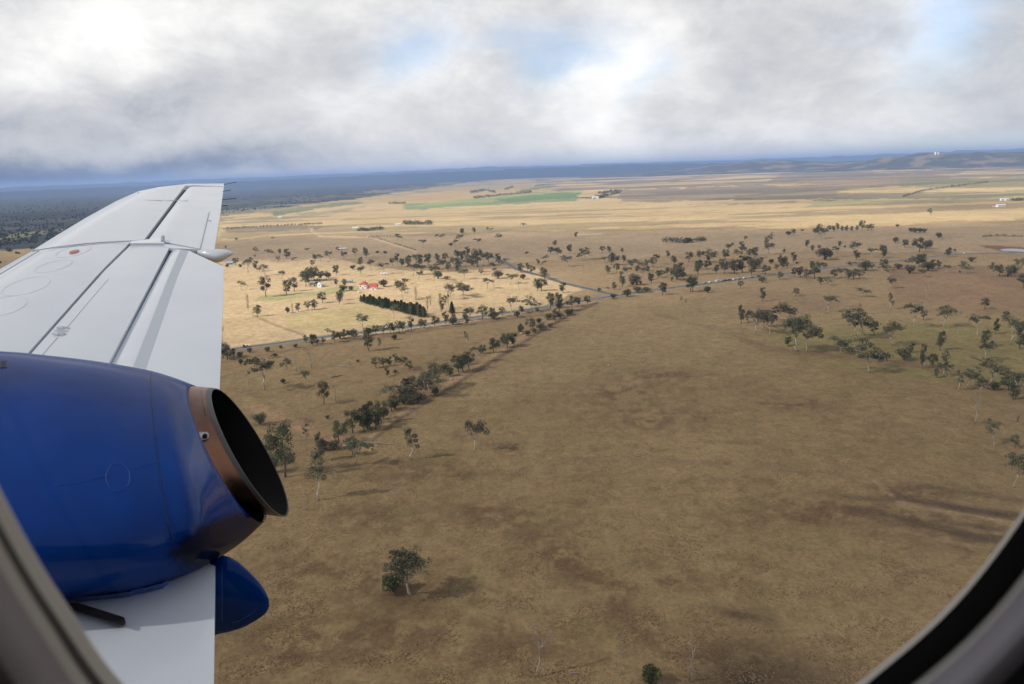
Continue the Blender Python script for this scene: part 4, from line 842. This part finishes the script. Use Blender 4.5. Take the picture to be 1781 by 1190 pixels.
# ================================================================== the aeroplane
def cv(x, y, z): return right*x+up*y+fwd*z
WH = 1.0                                   # height of the eye above the wing plane
nW = cv(.089, 1, -.272); nWl = nW.length; nW.normalize()      # wing-plane normal (from two vanishing points)
Sax = cv(-500/F, 425/F, 1).normalized(); Sax = (Sax - nW*Sax.dot(nW)).normalized()   # spanwise, outboard
Aax = Sax.cross(nW).normalized()
if Aax.dot(right) < 0: Aax = -Aax          # chordwise, aft
plane = empty('aeroplane', cam0); tag(plane, 'white winged aeroplane with a blue engine nacelle, seen from its cabin window', 'aeroplane')
def P_(o): o.parent = plane; o.matrix_parent_inverse = Matrix.Translation(-cam0); return o
def wp(px, py, dz=0.0):
    d = ray(px, py); t = -(WH+dz)/d.dot(nW); return cam0+d*t
def wdepth(px, py): return (wp(px, py)-cam0).dot(fwd)
def samp(pl, t):
    k = t*(len(pl)-1); i = min(int(k), len(pl)-2); q = k-i; return (pl[i][0]*(1-q)+pl[i+1][0]*q, pl[i][1]*(1-q)+pl[i+1][1]*q)
def patch(name, Lp, Rp, m_, dz=lambda u, t: 0.0, nu=10, nt_=12, thick=.03, parent=None, smooth=True):
    top = []
    for j in range(nt_+1):
        t = j/nt_; a = samp(Lp, t); b = samp(Rp, t)
        for i in range(nu+1):
            u = i/nu; top.append(wp(a[0]*(1-u)+b[0]*u, a[1]*(1-u)+b[1]*u, dz(u, t)))
    bot = [p-nW*thick for p in top]; n = len(top); W_ = nu+1; fs = []
    for j in range(nt_):
        for i in range(nu):
            a = j*W_+i; fs.append((a, a+1, a+W_+1, a+W_)); fs.append((n+a, n+a+W_, n+a+W_+1, n+a+1))
    for i in range(nu): fs.append((i+1, i, n+i, n+i+1)); a = nt_*W_+i; fs.append((a, a+1, n+a+1, n+a))
    for j in range(nt_): a = j*W_; fs.append((a, a+W_, n+a+W_, n+a)); a = j*W_+nu; fs.append((a+W_, a, n+a, n+a+W_))
    o = mesh_obj(name, top+bot, fs, m_); fix_normals(o)
    if smooth:
        me = o.data; me.polygons.foreach_set('use_smooth', [True]*len(me.polygons)); me.set_sharp_from_angle(angle=R(35))
    P_(o)
    if parent: sub(o, parent)
    return o
def strip(name, pts, w, m_, lift=.002, thick=.004, parent=None, dzf=None, closed=False):
    # a thin raised band of width w (px at the middle) lying on the wing
    P3 = [wp(x, y, -(lift)+(dzf(x, y) if dzf else 0)) for x, y in pts]
    if closed: P3.append(P3[0])
    dmid = (P3[len(P3)//2]-cam0).dot(fwd); ww = w/F*dmid
    mb = MB(); L0, R0 = [], []
    for i, p in enumerate(P3):
        t = (P3[min(i+1, len(P3)-1)]-P3[max(i-1, 0)]).normalized(); sd = t.cross(nW)*ww/2; L0.append(p-sd); R0.append(p+sd)
    n = len(P3); vs = L0+R0+[p-nW*thick for p in L0]+[p-nW*thick for p in R0]; fs = []
    for i in range(n-1): fs += [(i, i+1, n+i+1, n+i), (i, 2*n+i, 2*n+i+1, i+1), (n+i, n+i+1, 3*n+i+1, 3*n+i)]
    mb.add(vs, fs); o = mb.build(name, m_); P_(o)
    if parent: sub(o, parent)
    return o
# under-skin (dark structure seen in the gaps)
le = lambda u: .10*max(0, (0.22-u)/.22)**2
under = patch('wing_spar_structure', [(300,330),(230,350),(150,396),(70,440),(-60,520),(-500,800)], [(372,332),(366,380),(362,425),(352,470),(352,640),(350,800)], M_gap, lambda u, t: .035, 6, 14, .04)
# wing skins
wing_in = patch('wing', [(56,436.5),(0,468),(-110,529),(-500,745)], [(228.5,419.5),(177,470),(54,608),(-113,797)], M_white, lambda u, t: le(u)-.012*math.sin(math.pi*u), 16, 14, .03)
wing_out = patch('wing_skin', [(240,333),(202,350),(151,378),(101,408),(58,434.5)], [(323,322),(305,345),(287,369),(268,394),(251,416.5)], M_white, lambda u, t: le(u)-.010*math.sin(math.pi*u), 14, 12, .03)
wing_tip = patch('wing_tip', [(240,333),(277,325.5),(328,319.8),(389.5,319.2)], [(243,336),(323,323),(336,322.6),(389.5,324.5)], M_white, lambda u, t: .012*(1-u), 3, 12, .03)
aft_in = patch('wing_aft_skin', [(233,421),(181,472),(58,611),(-108,797)], [(294,431.5),(268,481),(189,631),(98,803)], M_white, lambda u, t: -.004*math.sin(math.pi*u), 8, 12, .03)
aileron = patch('aileron', [(330,324.5),(311,347),(293,371),(275,395),(259,416)], [(389.3,325),(386,348),(383,371),(378.6,403),(372.5,437)], M_white, lambda u, t: .014*(1-min(1, u/.22))**2+.004*u, 14, 12, .025)
hump = patch('aileron_hinge_fairing', [(228,419.5),(226,423)], [(282,413.5),(286,423)], M_white, lambda u, t: -.014*math.sin(math.pi*min(1, t*.5+.0))-0.002, 8, 6, .02)
aft_edge = patch('wing_shroud', [(250,417.4),(229,422)], [(345,434),(298,431.6)], M_white, lambda u, t: -.003, 8, 3, .02)
tab = patch('trim_tab', [(365,369),(349,433.6)], [(383,371.5),(372.3,437)], M_white, lambda u, t: -.004+.004*u, 4, 6, .02, parent=aileron)
strip('trim_tab_gap', [(364,368.5),(356,402),(348,434)], 1.6, M_line, .006, parent=aileron)
strip('trim_tab_gap', [(360,383),(367,384)], 1.8, M_line, .007, parent=aileron)
# flap in three bands: rounded nose, grey band, white panel
flap = patch('flap', [(300,433.5),(272,485),(194,633),(101,806)], [(314,434.3),(293,482),(231,639),(150,815)], M_white, lambda u, t: .020*(1-u)**2, 6, 12, .03)
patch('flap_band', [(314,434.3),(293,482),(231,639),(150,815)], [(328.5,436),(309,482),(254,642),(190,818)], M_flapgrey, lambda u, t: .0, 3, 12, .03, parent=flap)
patch('flap_panel', [(328.5,436),(309,482),(254,642),(190,818)], [(388.8,464),(388,520),(382,676),(378.5,820)], M_white, lambda u, t: -.004*math.sin(math.pi*u)+.002*u, 8, 12, .02, parent=flap)
root = patch('inboard_flap', [(60,822),(-120,930),(-360,1120),(-900,1700),(-1500,2600)], [(378.5,822),(374.5,985),(372,1190),(370,1500),(369,2300)], M_white, lambda u, t: -.010*math.sin(math.pi*u), 14, 20, .03)
# seams
strip('panel_seam', [(56,437),(68,434.2),(90,430.2),(113.5,427.3),(145,423.6),(176.5,421),(205,419.4),(229,418.6)], 1.0, M_line, .020, dzf=lambda x, y: .02 if x < 90 else 0.006)
strip('leading_edge_seam', [(-60,508),(0,476.5),(45,449.5),(68,436)], 1.4, M_line, .012, dzf=lambda x, y: .012)
strip('panel_seam', [(100,586),(82,606),(74,616)], .8, M_faint, .0045)
strip('panel_seam', [(188,485),(150,529),(118,567)], .7, M_faint, .0045)
def oval(cx, cy, a, b_, rot=-.25, n=24):
    return [(cx+a*math.cos(2*math.pi*k/n)*math.cos(rot)-b_*math.sin(2*math.pi*k/n)*math.sin(rot), cy+a*math.cos(2*math.pi*k/n)*math.sin(rot)+b_*math.sin(2*math.pi*k/n)*math.cos(rot)) for k in range(n)]
for cx, cy, a, b_ in ((128,437,32,8), (93,463,34,8), (45,498,44,13), (8,532,40,15)):
    strip('access_panel_ring', oval(cx, cy, a, b_), .6, M_faint, .0125, .0006, closed=True)
mb = MB(); pts = [wp(x, y, -.018) for x, y in oval(129, 437, 9, 2.2, -.22)]; c = wp(129, 437, -.019)
mb.add([c]+pts+[p-nW*.01 for p in pts], [(0, 1+i, 1+(i+1) % 24) for i in range(24)]+[(1+i, 25+i, 25+(i+1) % 24, 1+(i+1) % 24) for i in range(24)]); P_(mb.build('fuel_cap', M_orange))
strip('aileron_rib', [(252,347.5),(283,348.5)], 2.2, M_white, .012); strip('aileron_rib', [(283,348.5),(327,348)], 1.2, M_faint, .006)
# hinge pins
for x, y, h in ((282.5, 421, 9),):
    mb = MB(); p = wp(x, y, -.01); q = wp(x+1, y-h, -.02); mb.tube([p, q], .012, 6); P_(mb.build('hinge_bracket', M_line))
# static wicks
for (a, b_) in (((389.5,321),(411,317)), ((388,333),(402,330.5)), ((387.5,347.5),(410,345)), ((386,358),(396,357.6))):
    mb = MB(); mb.tube([wp(*a), wp(*b_)], .0035, 5); P_(mb.build('static_wick', M_black))
# flap track fairing bullet
secs = [(343,436,441), (352,434,448), (362,433.2,452.5), (374,433,457), (384,433.3,455.5), (394,434.5,449.5), (402,437,444.5), (407.5,440,441.5)]
rings = []; db = wdepth(372, 440)
for x, a, b_ in secs:
    rings.append([PD(x+0*k, (a+b_)/2-(b_-a)/2*math.cos(2*math.pi*k/20), db-.06*(b_-a)/24*math.sin(2*math.pi*k/20)) for k in range(20)])
v_, f_ = loft(rings, cap0=True, cap1=True); o = mesh_obj('flap_track_fairing', v_, f_, M_white, smooth=True); fix_normals(o); P_(o)
mb = MB(); mb.tube([wp(330,437,.02), wp(346,442,.03), wp(352,446,.03)], [.012,.03,.03], 6); P_(mb.build('flap_hinge_recess', M_gap))
# stencil on the wing: three small dark characters running along the gap
cu = bpy.data.curves.new('stencil', 'FONT'); cu.body = '619'; cu.size = 1; cu.extrude = .01; cu.align_x = 'CENTER'; cu.align_y = 'CENTER'
tmp = bpy.data.objects.new('t', cu); COL.objects.link(tmp); me = bpy.data.meshes.new_from_object(tmp.evaluated_get(bpy.context.evaluated_depsgraph_get())); bpy.data.objects.remove(tmp)
p0 = wp(101, 583, -.0055); p1 = wp(114, 568, -.0055); ex = (p1-p0); w3 = max(v.co.x for v in me.vertices)-min(v.co.x for v in me.vertices); sx = ex.length/w3; ex.normalize(); ey = nW.cross(ex)
ctr = (p0+p1)/2
for v in me.vertices: c = v.co.copy(); v.co = ctr+ex*c.x*sx+ey*c.y*sx*.8+nW*c.z*.02
me.materials.clear(); me.materials.append(M_faint if False else M_line); o = bpy.data.objects.new('stencil_marking', me); COL.objects.link(o); P_(o)
# black slot beside the nacelle
def prism(name, poly, m_, dz0, dz1, parent=None):
    n = len(poly); vs = [wp(x, y, dz0) for x, y in poly]+[wp(x, y, dz1) for x, y in poly]
    o = mesh_obj(name, vs, [tuple(range(n)), tuple(range(n, 2*n))[::-1]]+[(i, (i+1) % n, n+(i+1) % n, n+i) for i in range(n)], m_); fix_normals(o); return P_(o)
prism('drain_slot', [(117,1048),(121,1060),(213,1087.5),(217.5,1086.5),(219,1083),(216,1073.5),(137,1048.6)], M_black, -.022, .0)
# ---- engine nacelle
NS = 112
def section(T, B, bow, dT, dB, w, sup=1.0):
    r = []
    for k in range(NS):
        th = 2*math.pi*k/NS; c, s = math.cos(th), math.sin(th); c2 = math.copysign(abs(c)**sup, c); s2 = math.copysign(abs(s)**sup, s)
        mx_, my_ = (T[0]+B[0])/2, (T[1]+B[1])/2; q = (1-c2)/2
        r.append(PD(mx_+(T[0]-B[0])/2*c2+bow*s2, my_+(T[1]-B[1])/2*c2, dT*(1-q)+dB*q-w*s2))
    return r
def wd(x, y): return wdepth(x, y)+.03
SEC = [((-520,596),(-540,1080),-10,1.92,1.50,.34), ((-250,602),(-260,1070),-10,2.04,wd(-200,1075),.35), ((0,611),(0,1056),-12,2.20,wd(0,1056),.36), ((75,617.5),(85,1049),-12,2.235,wd(85,1049),.36), ((147,625.5),(165,1040),-12,2.27,wd(165,1040),.355),
       ((210,635),(245,1028),-12,2.30,wd(245,1028),.35), ((265,645.6),(318,1004),-13,2.33,wd(318,1004),.335), ((295,654.5),(371,976),-18,2.345,1.80,.325), ((316,662),(417,945),-26,2.355,1.93,.31), ((333,669.5),(455,909),-34,2.36,2.08,.29)]
# densify
def dens_sec(S, m_=4):
    out = []
    for i in range(len(S)-1):
        for k in range(m_):
            t = k/m_; a, b = S[i], S[i+1]
            pr = S[max(i-1, 0)]; nx_ = S[min(i+2, len(S)-1)]
            def ci(p0, p1, p2, p3): return .5*((2*p1)+(-p0+p2)*t+(2*p0-5*p1+4*p2-p3)*t*t+(-p0+3*p1-3*p2+p3)*t**3)
            def g(j, l=None): f = (lambda s: s[j] if l is None else s[j][l]); return ci(f(pr), f(a), f(b), f(nx_))
            out.append(((g(0,0), g(0,1)), (g(1,0), g(1,1)), g(2), g(3), g(4), g(5)))
    out.append(S[-1]); return out
rings = [section(*s) for s in dens_sec(SEC)]
e = SEC[-1]; rings.append(section((e[0][0]+1.5,e[0][1]+3),(e[1][0]-4,e[1][1]-1.5),-30,e[3],e[4],e[5]-.012)); rings.append(section((300,668),(415,905),-22,2.33,2.0,.27))
v_, f_ = loft(rings, cap0=True)
nac = mesh_obj('engine_nacelle', v_, f_, M_blue, smooth=True); fix_normals(nac); nac.data.set_sharp_from_angle(angle=R(50)); P_(nac)
def darken(o, m_, fn):  # mixes the base colour towards near-black by a mask
    n = len(o.data.vertices); co = np.empty(n*3); o.data.vertices.foreach_get('co', co); co = co.reshape(-1, 3)
    x_, y_ = project(co[:, 0], co[:, 1], co[:, 2]); a = o.data.attributes.new('darken', 'FLOAT', 'POINT'); a.data.foreach_set('value', fn(x_, y_).astype(np.float32))
    nt = m_.node_tree; b_ = nt.nodes['Principled BSDF']; src = b_.inputs['Base Color'].links[0].from_socket
    at_ = nt.nodes.new('ShaderNodeAttribute'); at_.attribute_name = 'darken'; mx_ = nt.nodes.new('ShaderNodeMix'); mx_.data_type = 'RGBA'
    nt.links.new(at_.outputs['Fac'], mx_.inputs[0]); nt.links.new(src, mx_.inputs[6]); mx_.inputs[7].default_value = (.006,.006,.010,1); nt.links.new(mx_.outputs[2], b_.inputs['Base Color'])
M_cowl = M_blue.copy(); M_cowl.name = 'darkened_cowl_paint'; nac.data.materials[0] = M_cowl
def sfn(x, y):
    j = (fbm(x/14., y/14., 3)-.5)*12
    p = [(300,968),(306,945),(345,918),(400,895),(470,890),(470,940),(400,975),(350,990),(318,985)]
    acc = np.zeros(x.shape)
    for dx, dy in ((0,0),(4,0),(-4,0),(0,4),(0,-4)): acc += in_poly(x+dx+j, y+dy+j, p)
    return acc/5*.85
darken(nac, M_cowl, sfn)  # darker patch of cowl paint by the lower exhaust lip
# dark cavity between cowl lip and jet pipe
rg = [section((331,672),(452,908),-31,2.355,2.075,.275), section((235,690),(350,870),-15,2.30,1.98,.22)]
v_, f_ = loft(rg, cap1=True); sub(mesh_obj('cowl_lip_liner', v_, f_, M_soot, smooth=True), nac)
# panel seams on the nacelle: a narrow band standing just proud
def ringline(s, w=.9, m_=M_bluedk, k0=4, k1=48, name='cowl_seam', grow=1.004):
    a = section(*s)
    c = sum((Vector(p) for p in a), Vector())/NS
    pts = [c+(Vector(p)-c)*grow for p in a][k0:k1]; mb = MB(); mb.tube(pts, w/F*.9, 4); return sub(mb.build(name, m_, smooth=True), nac)
ringline(SEC[6], 1.0, M_bluedk, 0, 52)
# surface sampler: nearest point on the near side of the nacelle under a pixel
from mathutils.bvhtree import BVHTree
bm = bmesh.new(); bm.from_mesh(nac.data); BV = BVHTree.FromBMesh(bm); bm.free()
def on_nac(px, py, lift=.002):
    d = ray(px, py).normalized(); h = BV.ray_cast(cam0, d)
    return (h[0]-d*lift, h[1]) if h[0] else (PD(px, py, 2.0), -fwd)
mb = MB(); mb.tube([on_nac(205+21*math.cos(t*.2618), 830+24*math.sin(t*.2618))[0] for t in range(25)], .0005, 4, cap=False); sub(mb.build('access_panel_ring', M_bluelt), nac)
mb = MB(); mb.tube([on_nac(x, y)[0] for x, y in ((285,800),(240,812),(190,826),(140,838),(95,846))], .0004, 4); sub(mb.build('cowl_seam', M_bluelt), nac)
mb = MB()
for i in range(5): mb.tube([on_nac(1+i*2.6, 627)[0], on_nac(1+i*2.6, 640)[0]], .0014, 4)
sub(mb.build('vent_louvre', M_bluedk), nac)
# lower skirt of the nacelle
for pts, wz in (([(100,1045),(150,1043),(190,1039),(227,1034)], 7), ([(229,1032),(255,1026.5),(284,1019)], 8)):
    L_, R_2 = [], []
    mb = MB(); n = len(pts)
    a = [PD(x, y-wz*.6, wdepth(x, y)-.035) for x, y in pts]; b_ = [PD(x, y+wz*.5, wdepth(x, y+wz*.5)-.012) for x, y in pts]; c_ = [p+fwd*.03 for p in a]; d_ = [p+fwd*.02 for p in b_]
    v_, f_ = loft([list(z) for z in zip(a, b_, d_, c_)], cap0=True, cap1=True); sub(fix_normals(mesh_obj('nacelle_skirt', v_, f_, M_bluelt)), nac)
# ---- jet pipe
SP = [((318,672),(420,886),-25,2.35,2.10,.20), ((345,672.5),(442,893),-29,2.36,2.13,.205), ((366,674.5),(484,898),-31,2.37,2.145,.208)]
rg = [section(*s) for s in SP]; rg = [section(*s) for s in dens_sec(SP, 8)]
v_, f_ = loft(rg); pipe = mesh_obj('exhaust_pipe', v_, f_, M_copper, smooth=True); fix_normals(pipe); P_(pipe)
rg = [section((366,674.3),(484,898.6),-31.2,2.37,2.145,.210), section((374.5,675.5),(494.5,899),-31.5,2.375,2.15,.211), section((375.5,677),(493.5,897),-30.8,2.375,2.15,.207)]
v_, f_ = loft(rg); rim = mesh_obj('exhaust_rim', v_, f_, M_steel, smooth=True); fix_normals(rim); rim.data.set_sharp_from_angle(angle=R(30)); sub(rim, pipe)
rg = [section((374.5,677.5),(492,896),-30.2,2.373,2.148,.205), section((350,690),(445,872),-14,2.36,2.15,.14), section((330,710),(400,850),-8,2.38,2.2,.10)]
v_, f_ = loft(rg, cap1=True); sub(mesh_obj('exhaust_bore', v_, f_, M_soot, smooth=True), pipe)
darken(pipe, M_copper, lambda x, y: np.clip((y-820+(fbm(x/10., y/18., 3)-.5)*60)/70, 0, .93))  # sooty towards the bottom, with the underside's shade painted in too
# clamp tab and bolt: find the pipe surface
bm = bmesh.new(); bm.from_mesh(pipe.data); BP = BVHTree.FromBMesh(bm); bm.free()
def on_pipe(px, py, lift=.003):
    d = ray(px, py).normalized(); h = BP.ray_cast(cam0, d); return (h[0]-d*lift) if h[0] else PD(px, py, 2.05)
mb = MB(); q = [on_pipe(x, y, .006) for x, y in ((346,752),(358,751.5),(362,755),(362,762),(358,765),(349,765.5))]; mb.add(q+[p+fwd*.006 for p in q], [tuple(range(6))]+[(i, (i+1) % 6, 6+(i+1) % 6, 6+i) for i in range(6)])
tabc = sub(mb.build('clamp_tab', M_bolt), pipe)
mb = MB(); p = on_pipe(356.5, 758.5, .008); mb.tube([p, p-ray(356, 758).normalized()*.008], .0065, 8); sub(mb.build('clamp_bolt', M_black), pipe)
mb = MB(); mb.tube([on_pipe(x, y, .0015) for x, y in ((349.5,680),(352,697),(356,712),(358,722))], [.0012,.002,.002,.001], 5); sub(mb.build('weld_bead', M_steel), pipe)
# ---- blue tail of the undercarriage fairing below the trailing edge
secs = [(300,990,1112), (350,979,1110), (372,974.5,1106), (381,969,1103), (388,966,1101.5), (400,969,1099), (414,977,1095), (429,990,1089), (443,1004,1081), (455,1018,1073), (463,1031,1066), (467,1041,1058), (468.2,1048,1053)]
rings = []
for x, a, b_ in secs:
    hh = (b_-a)/2; rings.append([PD(x, (a+b_)/2-hh*math.cos(2*math.pi*k/28), 1.80-.035*(hh/68)*math.sin(2*math.pi*k/28)) for k in range(28)])
v_, f_ = loft(rings, cap0=True, cap1=True); fair = mesh_obj('undercarriage_fairing', v_, f_, M_blue, smooth=True); fix_normals(fair); P_(fair)
bm = bmesh.new(); bm.from_mesh(fair.data); BF = BVHTree.FromBMesh(bm); bm.free()
def on_f(px, py):
    d = ray(px, py).normalized(); h = BF.ray_cast(cam0, d); return (h[0]-d*.002) if h[0] else PD(px, py, 1.85)
mb = MB(); mb.tube([on_f(386.5, y) for y in range(984, 1092, 12)], .0009, 4); sub(mb.build('fairing_seam', M_bluelt), fair)
mb = MB(); mb.tube([on_f(x, y) for x, y in ((404,1083),(416,1080),(428,1073),(440,1066),(449,1057))], .0007, 4); sub(mb.build('paint_scratch', M_bluelt), fair)
# ---- cabin window and fuselage
SW = .235
M_skin = mat('blue_fuselage_paint', (.002,.02,.10), .35, coat=.3)
ctrl = [(-75,700),(0,850),(56,955),(122,1060),(215,1190),(390,1350),(850,1470),(1270,1365),(1490,1190),(1652,1050),(1781,885),(1860,740),(1905,500),(1890,200),(1760,-120),(1400,-330),(870,-400),(400,-340),(40,-130),(-95,180),(-120,480)]
def catmull(P, m_):
    o = []
    n = len(P)
    for i in range(n):
        p0, p1, p2, p3 = (Vector(P[(i+j-1) % n]) for j in range(4))
        for k in range(m_):
            t = k/m_; o.append(.5*((2*p1)+(-p0+p2)*t+(2*p0-5*p1+4*p2-p3)*t*t+(-p0+3*p1-3*p2+p3)*t**3))
    return o
OUT = catmull(ctrl, 6); NO = len(OUT); wc = Vector((890, 540))
def onS(px, py, s):                       # point on the plane a distance s outboard, in aircraft (A,U,S) coordinates
    d = ray(px, py); t = s/d.dot(Sax); p = d*t; return Vector((p.dot(Aax), p.dot(nW), s))
def AUS(v): return cam0+Aax*v.x+nW*v.y+Sax*v.z
def wring(offL, offR, s):
    r = []
    for p in OUT:
        d = (p-wc).normalized(); q = (d.x+1)/2; off = offL*(1-q)+offR*q; r.append(onS(p.x+d.x*off, p.y+d.y*off, s))
    return r
RG = [wring(0, 0, SW+.016), wring(12, 3, SW+.005), wring(28, 8, SW-.007), wring(31, 20, SW-.008), wring(42, 64, SW-.013), wring(54, 71, SW-.019), wring(64, 82, SW-.023), wring(92, 104, SW-.031), wring(122, 136, SW-.044), wring(150, 168, SW-.048), wring(270, 290, SW-.062), wring(430, 450, SW-.064)]
SEG = [('window_frame', 0, 2, M_rim), ('rubber_seal', 2, 4, M_rubber), ('seal_lip', 4, 6, M_rim), ('window_trim', 6, 9, M_trim), ('outer_trim_band', 9, 11, M_trimdk)]  # last entry: outermost trim band in a darker grey
# adjacent wall tile: from the last ring to a rectangle
TP = .58; ca_ = RG[0]; cA = sum(p.x for p in RG[-1])/NO; cU = sum(p.y for p in RG[-1])/NO
ext = [max(abs(p.x-cA) for p in RG[-1]), max(abs(p.y-cU) for p in RG[-1])]; hw = max(.29, ext[0]+.02); TP = 2*hw; U0, U1 = cU-.62, cU+.55
def rect_pt(p):
    dx, dy = p.x-cA, p.y-cU; hy = (U1-cU) if dy > 0 else (cU-U0); k = min(hw/max(abs(dx), 1e-6), hy/max(abs(dy), 1e-6)); return Vector((cA+dx*k, cU+dy*k, SW-.064))
RECT = [rect_pt(p) for p in RG[-1]]
# snap nearest points to the four corners
for cxr, cyr in ((cA-hw, U0), (cA+hw, U0), (cA-hw, U1), (cA+hw, U1)):
    i = min(range(NO), key=lambda k: (RECT[k].x-cxr)**2+(RECT[k].y-cyr)**2); RECT[i] = Vector((cxr, cyr, SW-.064))
SKH = wring(9, 6, SW+.020); PNE = wring(5, 3, SW+.013); meshes = {}
for i in range(-4, 5):
    sh = Vector((i*TP, 0, 0)); frame = None
    for nm, a, b_, m_ in SEG:
        v_, f_ = loft([[AUS(p+sh) for p in RG[k]] for k in range(a, b_+1)]); o = mesh_obj(nm, v_, f_, m_, smooth=True)
        if frame is None: frame = P_(o)
        else: sub(o, frame)
    v_ = [AUS(p+sh) for p in PNE]; c = sum(v_, Vector())/NO
    pane = mesh_obj('window_pane', [c]+v_, [(0, 1+k, 1+(k+1) % NO) for k in range(NO)], M_glass); sub(pane, frame)
    v_, f_ = loft([[AUS(p+sh) for p in RG[-1]], [AUS(p+sh) for p in RECT]]); P_(mesh_obj('cabin_wall_panel', v_, f_, M_cabin))
    v_, f_ = loft([[AUS(p+sh) for p in SKH], [AUS(Vector((q.x, q.y, SW+.020))+sh) for q in RECT]]); P_(mesh_obj('fuselage_skin', v_, f_, M_skin))
M_skin_ = None
# fuselage shell: round back wall joined to the window wall
A0, A1 = cA-4.5*TP, cA+4.5*TP; ctr_s, ctr_u, rad_f = -.78, (U0+U1)/2, None
rad_f = math.hypot(SW-.064-ctr_s, U1-ctr_u); th0 = math.atan2(U1-ctr_u, SW-.064-ctr_s)
prof = [(ctr_s+rad_f*math.cos(th0+(2*math.pi-2*th0)*k/40), ctr_u+rad_f*math.sin(th0+(2*math.pi-2*th0)*k/40)) for k in range(41)]
rings = [[AUS(Vector((a, u, s))) for s, u in prof] for a in np.linspace(A0, A1, 8)]
v_, f_ = loft(rings, closed=False, cap0=True, cap1=True); P_(mesh_obj('cabin_lining', v_, f_, M_cabin, smooth=False))
prof = [(SW+.020, U1)]+[(ctr_s+(rad_f+.07)*math.cos(th0+(2*math.pi-2*th0)*k/40), ctr_u+(rad_f+.07)*math.sin(th0+(2*math.pi-2*th0)*k/40)) for k in range(1, 40)]+[(SW+.020, U0)]
rings = [[AUS(Vector((a, u, s))) for s, u in prof] for a in np.linspace(A0-.05, A1+.05, 8)]
v_, f_ = loft(rings, closed=False, cap0=True, cap1=True); P_(mesh_obj('fuselage', v_, f_, M_skin, smooth=False))
exec_marker = 1
